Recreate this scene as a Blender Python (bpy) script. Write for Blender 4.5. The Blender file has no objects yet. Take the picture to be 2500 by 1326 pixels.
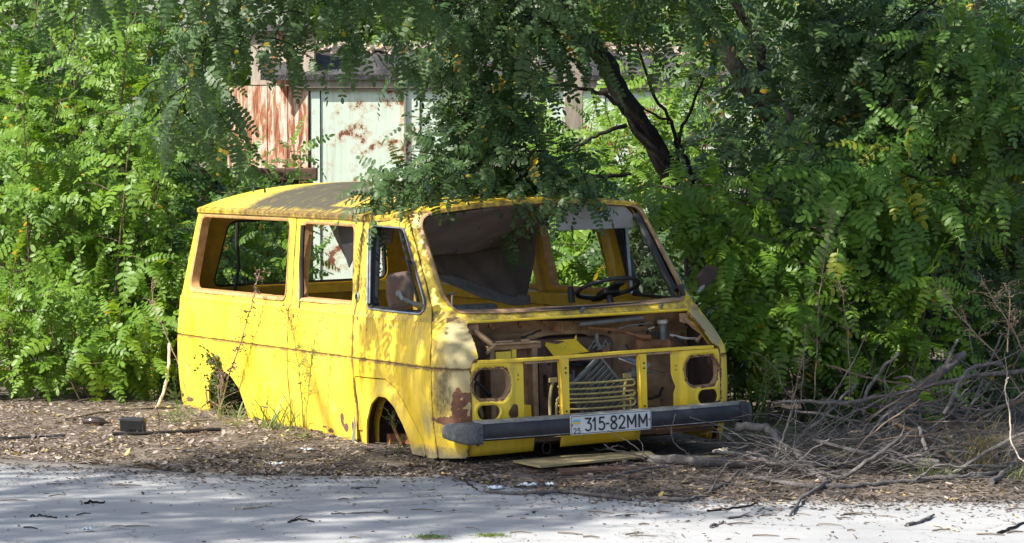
import bpy, math, random
import numpy as np
from mathutils import Vector, Matrix, Euler
C = bpy.context.scene.collection
scn = bpy.context.scene
PI = math.pi
rnd = random.Random(7)
nrs = np.random.RandomState(11)

# ------------------------------------------------------------------ camera, world, sun, exposure
CAM_H = 2.15
FPX = 8610.0
PITCH = math.radians(-2.716)
cd = bpy.data.cameras.new('camera')
cam = bpy.data.objects.new('camera', cd)
C.objects.link(cam)
cam.location = (0, 0, CAM_H)
cam.rotation_euler = (PI / 2 + PITCH, 0, 0)
cd.sensor_width = 36.0
cd.lens = 36.0 * FPX / 2500.0
cd.clip_start = 0.5
cd.clip_end = 2000
scn.camera = cam
SUN_DIR = Vector((-0.80, -0.45, 0)).normalized() * math.cos(math.radians(45)) + Vector((0, 0, math.sin(math.radians(45))))
world = bpy.data.worlds.new('World')
scn.world = world
world.use_nodes = True
wn = world.node_tree
wn.nodes.clear()
wo = wn.nodes.new('ShaderNodeOutputWorld')
wb = wn.nodes.new('ShaderNodeBackground')
sky = wn.nodes.new('ShaderNodeTexSky')
sky.sky_type = 'NISHITA'
sky.sun_disc = False
sky.sun_elevation = math.radians(45)
sky.sun_rotation = math.atan2(SUN_DIR.x, SUN_DIR.y)
sky.air_density = 1.0
sky.dust_density = 2.0
wn.links.new(sky.outputs[0], wb.inputs[0])
wb.inputs[1].default_value = 0.115
wn.links.new(wb.outputs[0], wo.inputs[0])
sd = bpy.data.lights.new('sun', 'SUN')
sd.energy = 5.0
sd.angle = math.radians(0.55)
sd.color = (1.0, 0.95, 0.86)
sun = bpy.data.objects.new('sun', sd)
C.objects.link(sun)
sun.location = (-20, -10, 25)
sun.rotation_euler = SUN_DIR.to_track_quat('Z', 'Y').to_euler()
scn.view_settings.view_transform = 'Standard'
scn.view_settings.look = 'None'
scn.view_settings.exposure = 1.0
scn.view_settings.gamma = 1.0
scn.view_settings.use_curve_mapping = False
scn.cycles.use_denoising = True
scn.cycles.max_bounces = 8
scn.cycles.diffuse_bounces = 4
scn.cycles.transmission_bounces = 5
scn.cycles.transparent_max_bounces = 8
scn.cycles.sample_clamp_indirect = 6.0

# ------------------------------------------------------------------ helpers
def at(px, py, Y):
    """world point seen at photo pixel (px, py) at distance Y"""
    a = (663.0 - py) / FPX
    t = Y / (math.cos(PITCH) - a * math.sin(PITCH))
    return Vector(((px - 1250.0) / FPX * t, Y, CAM_H + t * (math.sin(PITCH) + a * math.cos(PITCH))))

def atg(px, py, z=0.0):
    """point of height z seen at the pixel"""
    a = (663.0 - py) / FPX
    dz = math.sin(PITCH) + a * math.cos(PITCH)
    t = (z - CAM_H) / dz
    return Vector(((px - 1250.0) / FPX * t, t * (math.cos(PITCH) - a * math.sin(PITCH)), z))

def topx(P):
    """numpy (N,3) -> pixel coordinates"""
    P = np.asarray(P)
    dy = P[:, 1]; dz = P[:, 2] - CAM_H
    c, s = math.cos(PITCH), math.sin(PITCH)
    dep = dy * c + dz * s
    up = -dy * s + dz * c
    return 1250 + FPX * P[:, 0] / dep, 663 - FPX * up / dep

def tag(o, label=None, cat=None, group=None, kind=None):
    if label: o['label'] = label
    if cat: o['category'] = cat
    if group: o['group'] = group
    if kind: o['kind'] = kind
    return o

def link(name, me, mat=None, parent=None, smooth=None):
    o = bpy.data.objects.new(name, me)
    C.objects.link(o)
    if mat is not None:
        for m in (mat if isinstance(mat, (list, tuple)) else [mat]):
            me.materials.append(m)
    if parent: o.parent = parent
    if smooth is not None and len(me.polygons):
        me.polygons.foreach_set('use_smooth', [True] * len(me.polygons))
        if smooth > 0: me.set_sharp_from_angle(angle=math.radians(smooth))
    return o

def empty(name, loc=(0, 0, 0)):
    o = bpy.data.objects.new(name, None)
    C.objects.link(o)
    o.empty_display_size = 0.2
    o.location = loc
    return o

def npmesh(name, V, F, tint=None, tname='tint'):
    """V (N,3), F (M,4) quads"""
    V = np.ascontiguousarray(V, dtype=np.float32); F = np.ascontiguousarray(F, dtype=np.int32)
    me = bpy.data.meshes.new(name)
    me.vertices.add(len(V)); me.vertices.foreach_set('co', V.ravel())
    k = F.shape[1]
    me.loops.add(F.size); me.loops.foreach_set('vertex_index', F.ravel())
    me.polygons.add(len(F)); me.polygons.foreach_set('loop_start', np.arange(0, F.size, k, dtype=np.int32))
    me.update(calc_edges=True)
    if tint is not None:
        a = me.attributes.new(tname, 'FLOAT', 'POINT')
        a.data.foreach_set('value', np.ascontiguousarray(tint, dtype=np.float32))
    return me

class MB:
    def __init__(s): s.v = []; s.f = []
    def box(s, c, d, rot=None):
        n = len(s.v); c = Vector(c)
        for dx in (-.5, .5):
            for dy in (-.5, .5):
                for dz in (-.5, .5):
                    p = Vector((dx * d[0], dy * d[1], dz * d[2]))
                    if rot: p = rot @ p
                    s.v.append(tuple(p + c))
        for f in ((0, 1, 3, 2), (4, 6, 7, 5), (0, 4, 5, 1), (2, 3, 7, 6), (0, 2, 6, 4), (1, 5, 7, 3)):
            s.f.append([n + i for i in f])
        return s
    def tube(s, pts, r, n=8, cap=True):
        pts = [Vector(p) for p in pts]
        if not isinstance(r, (list, tuple)): r = [r] * len(pts)
        b = len(s.v); prev = None
        for i, p in enumerate(pts):
            t = (pts[min(i + 1, len(pts) - 1)] - pts[max(i - 1, 0)]).normalized()
            if prev is None:
                a = Vector((0, 0, 1)) if abs(t.z) < .9 else Vector((1, 0, 0))
                x = t.cross(a).normalized()
            else:
                x = (prev - t * prev.dot(t)).normalized()
            prev = x; y = t.cross(x)
            for k in range(n):
                a = 2 * PI * k / n
                s.v.append(tuple(p + (x * math.cos(a) + y * math.sin(a)) * r[i]))
        for i in range(len(pts) - 1):
            for k in range(n):
                s.f.append([b + i * n + k, b + i * n + (k + 1) % n, b + (i + 1) * n + (k + 1) % n, b + (i + 1) * n + k])
        if cap:
            s.f.append([b + k for k in range(n)][::-1]); s.f.append([b + (len(pts) - 1) * n + k for k in range(n)])
        return s
    def poly(s, pts, nrm, th):
        """flat polygon plate with thickness"""
        n = len(s.v); m = len(pts); nrm = Vector(nrm) * th
        for p in pts: s.v.append(tuple(Vector(p)))
        for p in pts: s.v.append(tuple(Vector(p) - nrm))
        s.f.append(list(range(n, n + m))); s.f.append([n + m + i for i in range(m)][::-1])
        for i in range(m):
            j = (i + 1) % m
            s.f.append([n + i, n + m + i, n + m + j, n + j])
        return s
    def lathe(s, prof, c, ax=(0, 0, 1), n=20):
        ax = Vector(ax).normalized(); a = Vector((0, 0, 1)) if abs(ax.z) < .9 else Vector((1, 0, 0))
        x = ax.cross(a).normalized(); y = ax.cross(x); b = len(s.v); c = Vector(c)
        for (r, h) in prof:
            for k in range(n):
                t = 2 * PI * k / n
                s.v.append(tuple(c + ax * h + (x * math.cos(t) + y * math.sin(t)) * r))
        for i in range(len(prof) - 1):
            for k in range(n):
                s.f.append([b + i * n + k, b + i * n + (k + 1) % n, b + (i + 1) * n + (k + 1) % n, b + (i + 1) * n + k])
        s.f.append([b + k for k in range(n)][::-1]); s.f.append([b + (len(prof) - 1) * n + k for k in range(n)])
        return s
    def grid(s, fn, nu, nv):
        b = len(s.v)
        for i in range(nu + 1):
            for j in range(nv + 1): s.v.append(tuple(fn(i / nu, j / nv)))
        for i in range(nu):
            for j in range(nv):
                q = b + i * (nv + 1) + j
                s.f.append([q, q + nv + 1, q + nv + 2, q + 1])
        return s
    def build(s, name, mat, parent=None, smooth=30, bevel=0):
        me = bpy.data.meshes.new(name); me.from_pydata(s.v, [], s.f); me.update()
        o = link(name, me, mat, parent, smooth)
        if bevel:
            m = o.modifiers.new('bevel', 'BEVEL'); m.width = bevel; m.segments = 2; m.limit_method = 'ANGLE'
        return o

# ------------------------------------------------------------------ materials
class NT:
    def __init__(s, name):
        s.m = bpy.data.materials.new(name); s.m.use_nodes = True
        s.t = s.m.node_tree; s.t.nodes.clear()
        s.out = s.n('ShaderNodeOutputMaterial')
        s.b = s.n('ShaderNodeBsdfPrincipled')
        s.l(s.b.outputs[0], s.out.inputs[0])
    def n(s, k, **kw):
        x = s.t.nodes.new(k)
        for a, v in kw.items(): setattr(x, a, v)
        return x
    def l(s, a, b): s.t.links.new(a, b)
    def coord(s, kind='Object'): return s.n('ShaderNodeTexCoord').outputs[kind]
    def mapped(s, src, sc):
        m = s.n('ShaderNodeMapping'); m.inputs['Scale'].default_value = sc; s.l(src, m.inputs[0]); return m.outputs[0]
    def noise(s, src, scale, detail=4, rough=.55, dist=0, out='Fac'):
        x = s.n('ShaderNodeTexNoise'); x.inputs['Scale'].default_value = scale; x.inputs['Detail'].default_value = detail
        x.inputs['Roughness'].default_value = rough; x.inputs['Distortion'].default_value = dist
        if src is not None: s.l(src, x.inputs['Vector'])
        return x.outputs[out]
    def ramp(s, src, stops, interp='LINEAR'):
        x = s.n('ShaderNodeValToRGB'); x.color_ramp.interpolation = interp
        el = x.color_ramp.elements
        while len(el) < len(stops): el.new(.5)
        for e, (p, c) in zip(el, stops):
            e.position = p; e.color = (c[0], c[1], c[2], 1) if isinstance(c, (tuple, list)) else (c, c, c, 1)
        s.l(src, x.inputs[0]); return x.outputs[0]
    def mix(s, f, a, b, mode='MIX'):
        x = s.n('ShaderNodeMix'); x.data_type = 'RGBA'; x.blend_type = mode
        for v, i in ((f, 0), (a, 6), (b, 7)):
            if isinstance(v, (int, float)): x.inputs[i].default_value = v if i == 0 else (v, v, v, 1)
            elif isinstance(v, (tuple, list)): x.inputs[i].default_value = (v[0], v[1], v[2], 1)
            else: s.l(v, x.inputs[i])
        return x.outputs[2]
    def math(s, op, a, b=0.0, clamp=False):
        x = s.n('ShaderNodeMath', operation=op); x.use_clamp = clamp
        for v, i in ((a, 0), (b, 1)):
            if isinstance(v, (int, float)): x.inputs[i].default_value = v
            else: s.l(v, x.inputs[i])
        return x.outputs[0]
    def attr(s, name):
        return s.n('ShaderNodeAttribute', attribute_name=name).outputs['Fac']
    def bump(s, h, strength=.3, dist=.01):
        x = s.n('ShaderNodeBump'); x.inputs['Strength'].default_value = strength; x.inputs['Distance'].default_value = dist
        s.l(h, x.inputs['Height']); s.l(x.outputs[0], s.b.inputs['Normal'])
    def col(s, v):
        if isinstance(v, (tuple, list)): s.b.inputs['Base Color'].default_value = (v[0], v[1], v[2], 1)
        else: s.l(v, s.b.inputs['Base Color'])
    def set(s, rough=None, metal=None, spec=None):
        for k, v in (('Roughness', rough), ('Metallic', metal), ('Specular IOR Level', spec)):
            if v is None: continue
            if isinstance(v, (int, float)): s.b.inputs[k].default_value = v
            else: s.l(v, s.b.inputs[k])
        return s.m

def simple(name, c1, c2, scale=12, rough=.6, metal=0, bump=.15, stretch=(1, 1, 1), bd=.004, spec=.4):
    t = NT(name); co = t.mapped(t.coord(), stretch)
    n = t.noise(co, scale, 6, .65)
    t.col(t.mix(t.ramp(n, [(.35, 0.0), (.68, 1.0)]), c1, c2))
    if bump: t.bump(t.noise(co, scale * 2.3, 5, .6), bump, bd)
    return t.set(rough, metal, spec)

def mat_paint(name, inner=False):
    t = NT(name); co = t.coord()
    n1 = t.noise(co, 2.2, 5, .6); n2 = t.noise(co, 14, 8, .7); n3 = t.noise(co, 70, 6, .7)
    st = t.noise(t.mapped(co, (9, 9, .8)), 3.0, 6, .65)
    yel = t.mix(t.ramp(n1, [(.32, 0.0), (.7, 1.0)]), (.84, .545, .014), (.83, .62, .075))
    yel = t.mix(t.math('MULTIPLY', t.ramp(st, [(.45, 0.0), (.72, 1.0)]), .7), yel, (.60, .43, .085))
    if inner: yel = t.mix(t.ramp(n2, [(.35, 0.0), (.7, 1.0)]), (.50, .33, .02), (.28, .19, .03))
    # chalky faded patches
    fade = t.ramp(t.math('ADD', t.attr('fade'), t.math('MULTIPLY', t.math('SUBTRACT', n2, .5), .7)), [(.35, 0.0), (.75, 1.0)])
    chalk = t.mix(n3, (.27, .23, .12), (.45, .38, .20))
    c = t.mix(fade, yel, chalk)
    # black mildew
    bl = t.noise(t.mapped(co, (2.6, .7, 2.0)), 9, 8, .8)
    mil = t.ramp(t.math('ADD', t.attr('mildew'), t.math('MULTIPLY', t.math('SUBTRACT', bl, .5), 1.7)), [(.22, 0.0), (.85, 1.0)])
    c = t.mix(mil, c, t.mix(n3, (.026, .026, .022), (.10, .088, .05)))
    # grime close to seams and edges
    gr = t.ramp(t.math('ADD', t.attr('grime'), t.math('MULTIPLY', t.math('SUBTRACT', n2, .55), 1.3)), [(.45, 0.0), (.8, 1.0)])
    c = t.mix(t.math('MULTIPLY', gr, .85), c, (.10, .055, .022))
    dr = t.noise(t.mapped(co, (42, 42, 1.1)), 1.0, 5, .7)
    dm = t.ramp(t.math('ADD', t.math('MULTIPLY', t.attr('drip'), .42), dr), [(.78, 0.0), (.92, 1.0)])
    c = t.mix(t.math('MULTIPLY', dm, .55), c, (.34, .20, .05))
    sc_ = t.ramp(t.noise(t.mapped(co, (2.2, 2.2, 30)), 2.2, 3, .5, 1.5), [(.735, 0.0), (.75, 1.0)])
    c = t.mix(t.math('MULTIPLY', sc_, .35), c, (.45, .36, .16))
    # scattered rust specks
    sp = t.ramp(t.noise(co, 34, 5, .6), [(.70, 0.0), (.735, 1.0)])
    c = t.mix(t.math('MULTIPLY', sp, .8), c, (.16, .065, .02))
    # peeled rust
    rv = t.math('ADD', t.attr('rust'), t.math('MULTIPLY', t.math('SUBTRACT', t.noise(co, 22, 6, .6, .6), .5), .9))
    halo = t.ramp(rv, [(.36, 0.0), (.45, 1.0)])
    ru = t.ramp(rv, [(.44, 0.0), (.46, 1.0)])
    c = t.mix(t.math('MULTIPLY', halo, .7), c, (.52, .33, .10))
    rustc = t.mix(t.ramp(n3, [(.3, 0.0), (.7, 1.0)]), (.085, .04, .028), (.20, .095, .055))
    c = t.mix(ru, c, rustc)
    t.col(c)
    rough = t.mix(t.math('MAXIMUM', t.math('MAXIMUM', ru, mil), fade), .42, .92)
    h = t.math('SUBTRACT', t.math('MULTIPLY', n3, .15), t.math('MULTIPLY', ru, .9))
    t.bump(h, .35, .003)
    t.set(rough, 0, .4)
    return t.m

def mat_leaf(name, ca, cb, cy=(.42, .30, .03), yel=.985, trans=.42, tcol=None):
    t = NT(name)
    oi = t.n('ShaderNodeObjectInfo').outputs['Random']
    v = t.math('FRACT', t.math('ADD', t.attr('tint'), oi))
    c = t.mix(v, ca, cb)
    n = t.noise(t.coord(), 3.0, 3, .5)
    c = t.mix(t.math('MULTIPLY', t.ramp(n, [(.4, 0.0), (.7, 1.0)]), .5), c, (cb[0] * .8, cb[1] * .75, cb[2] * .9))
    c = t.mix(t.math('GREATER_THAN', v, yel), c, cy)
    t.col(c); t.set(.46, 0, .38)
    tr = t.n('ShaderNodeBsdfTranslucent')
    t.l(t.mix(1.0, c, (1.45, 1.35, .55), 'MULTIPLY'), tr.inputs[0])
    mx = t.n('ShaderNodeMixShader'); mx.inputs[0].default_value = trans
    t.l(t.b.outputs[0], mx.inputs[1]); t.l(tr.outputs[0], mx.inputs[2]); t.l(mx.outputs[0], t.out.inputs[0])
    return t.m

def mat_bark(name, c1, c2, scale=18):
    t = NT(name); co = t.coord()
    n = t.noise(t.mapped(co, (1, 1, .35)), scale, 8, .7, .4)
    l = t.noise(co, 5, 5, .6)
    c = t.mix(t.ramp(n, [(.35, 0.0), (.7, 1.0)]), c1, c2)
    c = t.mix(t.math('MULTIPLY', t.ramp(l, [(.58, 0.0), (.68, 1.0)]), .5), c, (.26, .26, .19) if c2[0] > .1 else (.045, .045, .035))
    t.col(c); t.bump(n, .9, .02)
    return t.set(.9, 0, .2)

M = {}
M['paint'] = mat_paint('yellow_paint')
M['paint_in'] = mat_paint('inner_yellow_paint', True)
M['primer'] = simple('brown_primer', (.42, .27, .145), (.20, .115, .07), 9, .75, 0, .3)
M['primer_dark'] = simple('dark_rusty_primer', (.15, .085, .055), (.06, .040, .03), 14, .8, 0, .3)
M['sealant'] = simple('orange_sealant', (.55, .33, .13), (.33, .17, .06), 20, .7, 0, .2)
M['rubber'] = simple('black_rubber', (.012, .012, .014), (.03, .03, .03), 20, .6)
M['bumper'] = simple('charcoal_bumper', (.022, .022, .028), (.045, .044, .05), 8, .45, 0, .25)
M['bumper_cap'] = simple('weathered_grey_plastic', (.055, .06, .066), (.125, .13, .135), 40, .75, 0, .4)
M['bumper_top'] = simple('pale_metal_edge', (.16, .16, .16), (.32, .31, .28), 30, .5, .3, .2)  # pale bumper edges; on the top one, falling light is put into the colour
M['chrome'] = simple('dull_chrome', (.45, .46, .48), (.25, .25, .26), 16, .28, .9, .1)
M['rust'] = simple('rust', (.20, .08, .035), (.36, .17, .08), 16, .8, .1, .4)
M['mirror'] = simple('rusty_mirror_shell', (.11, .055, .034), (.06, .055, .052), 14, .7, .1, .4)
M['black'] = simple('black_plastic', (.018, .018, .02), (.03, .03, .032), 20, .5)
M['liner'] = simple('brown_headliner', (.125, .095, .085), (.20, .155, .135), 5, .9, 0, .3)
M['liner_grey'] = simple('grey_headliner', (.17, .155, .15), (.25, .23, .22), 60, .9, 0, .3)
M['board_grey'] = simple('pale_grey_board', (.42, .42, .42), (.30, .30, .31), 6, .6)
M['grey_metal'] = simple('grey_louvre_metal', (.13, .14, .14), (.21, .22, .21), 30, .55, .2)
M['tube'] = simple('dull_yellow_tube', (.38, .31, .11), (.26, .21, .09), 14, .6)
M['cream'] = simple('cream_cap', (.6, .6, .55), (.45, .44, .4), 10, .5)
M['plate_white'] = simple('white_plate', (.72, .74, .76), (.55, .56, .56), 10, .45, 0, .1)
M['flag_blue'] = simple('flag_blue', (.10, .38, .70), (.16, .45, .72), 10, .5)
M['flag_yellow'] = simple('flag_yellow', (.75, .55, .06), (.65, .5, .1), 10, .5)
M['seat'] = simple('grey_upholstery', (.20, .20, .17), (.10, .10, .09), 25, .9)
M['leaf_lime'] = mat_leaf('sun_tone_lime_leaf', (.180, .30, .028), (.105, .215, .026), trans=.40, yel=.992)  # lime of young leaves, with sunlight put into the colour
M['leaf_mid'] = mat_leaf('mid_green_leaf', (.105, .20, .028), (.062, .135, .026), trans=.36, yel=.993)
M['leaf_dark'] = mat_leaf('shade_tone_green_leaf', (.040, .088, .030), (.070, .130, .034), trans=.30, yel=.985)  # same kind of leaf, with shade put into a darker green
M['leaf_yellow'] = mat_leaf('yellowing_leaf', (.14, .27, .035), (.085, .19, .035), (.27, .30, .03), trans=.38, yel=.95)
M['litter'] = mat_leaf('fallen_leaf', (.46, .385, .31), (.25, .20, .16), (.56, .42, .14), .95, .1)
M['litter_shade_brown'] = mat_leaf('shade_brown_fallen_leaf', (.075, .062, .055), (.20, .16, .13), (.46, .34, .12), .965, .1)  # brown leaves, with the shade on the litter put into their colour
M['bark_dark'] = mat_bark('dark_bark', (.010, .009, .008), (.032, .027, .024))
M['bark_grey'] = mat_bark('grey_bark', (.075, .068, .066), (.19, .172, .165), 26)
M['bark_brown'] = mat_bark('brown_bark', (.12, .085, .06), (.20, .15, .11), 26)
M['stick_pale'] = mat_bark('peeled_wood', (.42, .36, .27), (.60, .53, .42), 20)
M['twig'] = simple('twig', (.11, .085, .065), (.19, .16, .13), 8, .9)
M['stem_green'] = simple('green_stem', (.10, .14, .04), (.15, .12, .06), 8, .7)
M['grass'] = mat_leaf('grass_blade', (.12, .20, .04), (.20, .24, .07), (.35, .28, .12), .85, .3)
M['dry'] = simple('dry_weed', (.30, .23, .16), (.18, .12, .08), 30, .9)
M['concrete'] = simple('grey_concrete', (.30, .29, .26), (.20, .19, .17), 6, .9, 0, .4)
M['wood_pale'] = simple('weathered_plywood', (.36, .29, .15), (.24, .19, .10), 5, .8, 0, .3, (1, 8, 1))
M['paper'] = simple('paper_scrap', (.7, .75, .8), (.5, .6, .7), 10, .7)
# ================================================================== THE VAN
VA = np.array([[0.43996537, 0.89770037, -0.02375987], [-0.897954, 0.44008932, -0.00001339], [0.01044444, 0.02134117, 0.99971769]])
VT = np.array([-1.54522629, 25.40720352, 0.0])
M['dark_well'] = simple('near_black_primer', (.055, .035, .028), (.025, .02, .018), 12, .9, 0, .3)  # near-black: darkness inside lamp holes and wells put into the colour
van = empty('minibus')
van.matrix_world = Matrix([list(VA[0]) + [VT[0]], list(VA[1]) + [VT[1]], list(VA[2]) + [VT[2]], [0, 0, 0, 1]])
tag(van, 'abandoned yellow minibus shell without wheels or grille, sunk in the leaf litter', 'minibus')
def v2w(p): return Vector(VA @ np.array(p) + VT)

def lin(z, t):
    xs, ys = zip(*t); return np.interp(z, xs, ys)
WT = [(-.1, .945), (0, .952), (.12, .965), (.36, .982), (.55, .984), (.78, .972), (.815, .968), (.88, .953), (1.42, .87), (1.6, .82)]
UT = [(-.1, 4.66), (0, 4.68), (.2, 4.73), (.3, 4.74), (.55, 4.74), (.60, 4.73), (.70, 4.64), (.80, 4.505), (.86, 4.46), (1.46, 3.94), (1.6, 3.80)]
RT = [(-.1, .02), (.55, 0), (.8, .03), (1.42, .23), (1.6, .3)]
def hw(z): return lin(z, WT)
def uf(z): return lin(z, UT)
def ur(z): return lin(z, RT)
def NF(z): return lin(z, [(0, 13), (.6, 12), (.9, 7.5), (1.5, 6)])
def zedge(u, v):
    b = np.clip((np.asarray(u) - 3.55) / .32, 0, 1)
    b = b * b * (3 - 2 * b)
    return 1.432 + b * (.030 + .055 * (1 - np.clip(np.abs(v) / .78, 0, 1) ** 2))
def Ws(u, z):
    if u < 3: return float(hw(z))
    a = uf(z) - 3; return float(hw(z) * max(0, 1 - min(1, (u - 3) / a) ** NF(z)) ** (1 / NF(z)))
def Uf(v, z):
    n = NF(z); return float(3 + (uf(z) - 3) * max(0, 1 - min(1, abs(v) / hw(z)) ** n) ** (1 / n))
def section(z, N):
    w = float(hw(z)); a = float(uf(z)) - 3; n = float(NF(z)); a2 = 1.5 - float(ur(z)); m = 14.0
    k = .5 ** (1 / n); k2 = .5 ** (1 / m)
    vv = np.linspace(0, k2 * w, 120); rear = np.stack([1.5 - a2 * (1 - (vv / w) ** m) ** (1 / m), vv], 1)
    uu = np.linspace(1.5 - a2 * k2, 1.5, 160)[1:]; sr = np.stack([uu, w * (1 - ((1.5 - uu) / a2) ** m) ** (1 / m)], 1)
    uu = np.linspace(1.5, 3, 100)[1:]; mid = np.stack([uu, np.full(len(uu), w)], 1)
    uu = np.linspace(3, 3 + a * k, 200)[1:]; sf = np.stack([uu, w * (1 - ((uu - 3) / a) ** n) ** (1 / n)], 1)
    vv = np.linspace(k * w, 0, 160)[1:]; fr = np.stack([3 + a * (1 - (vv / w) ** n) ** (1 / n), vv], 1)
    h = np.concatenate([rear, sr, mid, sf, fr]); h[:, 1] *= -1           # right side first
    o = h[::-1][1:-1].copy(); o[:, 1] *= -1
    full = np.concatenate([h, o, h[:1]])
    s = np.concatenate([[0], np.cumsum(np.linalg.norm(np.diff(full, axis=0), axis=1))])
    q = np.linspace(0, s[-1], N + 1)[:-1]
    return np.stack([np.interp(q, s, full[:, 0]), np.interp(q, s, full[:, 1])], 1)
NS = 660
ZL = sorted(set([round(x, 4) for x in np.arange(-.04, 1.56, .02)] + [.540, .5445, .549, .5535, .558, .816, .825]))
ZL = np.array(ZL)
SEC = np.stack([section(z, NS) for z in ZL])                         # rows, cols, 2
tan = np.roll(SEC, -1, 1) - np.roll(SEC, 1, 1)
PN = np.stack([tan[..., 1], -tan[..., 0]], -1)                        # outward plan normal (loop runs clockwise seen from above)
PN /= np.linalg.norm(PN, axis=-1, keepdims=True)
ctr = SEC - np.array([2.4, 0])
if (PN * ctr).sum() < 0: PN = -PN
BASE = np.concatenate([SEC, np.broadcast_to(ZL[:, None, None], SEC.shape[:2] + (1,))], -1)
groove = np.interp(ZL, [.540, .5445, .549, .5535, .558], [0, -.005, -.007, -.005, 0], left=0, right=0) + np.interp(ZL, [.80, .816, .825, .9], [0, .004, -.003, 0], left=0, right=0)
wob = (np.sin(BASE[..., 0] * 3.1 + 1) * np.sin(BASE[..., 2] * 4.3 + .5)) * .0045 + np.sin(BASE[..., 0] * 7 + BASE[..., 2] * 5) * .0022 + np.sin(BASE[..., 0] * 13 - BASE[..., 2] * 9 + 2) * .0010

def sdfp(poly, X, Y):
    """signed distance, positive OUTSIDE the polygon"""
    P = np.asarray(poly, float); Q = np.roll(P, -1, 0)
    shp = X.shape; x = X.ravel(); y = Y.ravel()
    dmin = np.full(x.shape, 1e9); ins = np.zeros(x.shape, bool)
    for (ax, ay), (bx, by) in zip(P, Q):
        ex, ey = bx - ax, by - ay; L = ex * ex + ey * ey + 1e-12
        t = np.clip(((x - ax) * ex + (y - ay) * ey) / L, 0, 1)
        dmin = np.minimum(dmin, np.hypot(x - ax - t * ex, y - ay - t * ey))
        c = ((ay > y) != (by > y)) & (x < (bx - ax) * (y - ay) / (by - ay + 1e-15) + ax)
        ins ^= c
    return np.where(ins, -dmin, dmin).reshape(shp)

def roundp(poly, r, n=6):
    """round the corners of a polygon; r number or list"""
    out = []; m = len(poly); P = [Vector(p) for p in poly]
    for i in range(m):
        rr = r[i] if isinstance(r, (list, tuple)) else r
        a, b, c = P[i - 1], P[i], P[(i + 1) % m]
        d1 = (a - b); d2 = (c - b)
        k = min(rr, d1.length * .45, d2.length * .45)
        p0 = b + d1.normalized() * k; p2 = b + d2.normalized() * k
        for j in range(n + 1):
            t = j / n; q = p0 * (1 - t) ** 2 + b * 2 * t * (1 - t) + p2 * t * t
            out.append((q.x, q.y))
    return out

W_REAR = roundp([(.45, 1.388), (2.06, 1.388), (2.13, .872), (.36, .868)], [.07, .06, .06, .10])
W_MID = roundp([(2.29, 1.378), (3.12, 1.374), (3.235, .885), (2.335, .880)], [.06, .05, .05, .06])
W_DOOR = roundp([(3.39, 1.378), (3.80, 1.368), (4.195, .935), (4.215, .868), (3.48, .872)], [.05, .03, .03, .03, .04])
W_WIND = roundp([(-.775, 1.455), (-.40, 1.487), (0, 1.497), (.40, 1.487), (.775, 1.455), (.815, .99), (.79, .885), (.45, .872), (0, .868), (-.45, .866), (-.79, .876), (-.815, .985)], [.10, .02, .02, .02, .10, .03, .07, .02, .02, .02, .07, .03])
W_BACK = roundp([(-.60, 1.335), (.60, 1.335), (.68, .87), (-.68, .87)], .07)
NOSE = roundp([(-.755, .812), (.755, .818), (.815, .61), (.845, .585), (.85, -.3), (-.85, -.3), (-.845, .585), (-.79, .605)], [.02] * 8, 3)
ARCHF = [(3.455, -.2), (3.46, .05), (3.50, .17), (3.60, .285), (3.71, .338), (3.83, .338), (3.95, .285), (4.06, .18), (4.13, .08), (4.17, -.2)]
ARCHR = [(.70, -.2), (.705, .05), (.73, .20), (.80, .30), (.90, .345), (1.02, .345), (1.16, .315), (1.29, .235), (1.37, .13), (1.43, .04), (1.46, -.2)]
FLARE = [(3.30, .436), (3.44, .437), (3.76, .445), (3.93, .40), (4.03, .33), (4.15, .22), (4.27, .10), (4.30, -.2), (3.30, -.2)]
def s1(z): return np.interp(z, [0, .82, .86, 1.43], [2.215, 2.21, 2.235, 2.165])
def s2(z): return np.interp(z, [0, .55, .94, 1.43], [3.30, 3.275, 3.30, 3.245])
def dfr(z): return np.interp(z, [0, .53, .72, .85, 1.39, 1.45], [4.44, 4.44, 4.40, 4.31, 3.845, 3.79])

def fields(B):
    u, v, z = B[..., 0], B[..., 1], B[..., 2]
    side = np.abs(v) > .45; rt = v < 0
    big = np.full(u.shape, 1.0)
    F = {}
    F['top'] = zedge(u, v) - z
    holes = big.copy()
    for poly in (W_REAR, W_MID, W_DOOR): holes = np.where(side & (u < 4.4), np.minimum(holes, sdfp(poly, u, z)), holes)
    holes = np.where(u > 3.6, np.minimum(holes, sdfp(W_WIND, v, z)), holes)
    holes = np.where(u > 4.3, np.minimum(holes, sdfp(NOSE, v, z)), holes)
    holes = np.where(u < .5, np.minimum(holes, sdfp(W_BACK, v, z)), holes)
    F['win'] = holes
    for poly in (ARCHF, ARCHR): holes = np.where(side & (u < 4.4), np.minimum(holes, sdfp(poly, u, z)), holes)
    F['holes'] = holes
    F['s1'] = u - s1(z); F['s2'] = u - s2(z); F['df'] = u - dfr(z)
    F['rt'] = -v
    F['flare'] = np.where(side & (u < 4.45), sdfp(FLARE, u, z), 1.0)
    low = np.interp(u, [0, .1, .7, 1.4, 1.8, 3.1, 3.3, 4.1, 4.3, 4.6], [.085, .05, .012, .02, .02, .015, .0, .02, .0, .02])
    F['bot'] = z - low
    return F
FD = fields(BASE)

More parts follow.
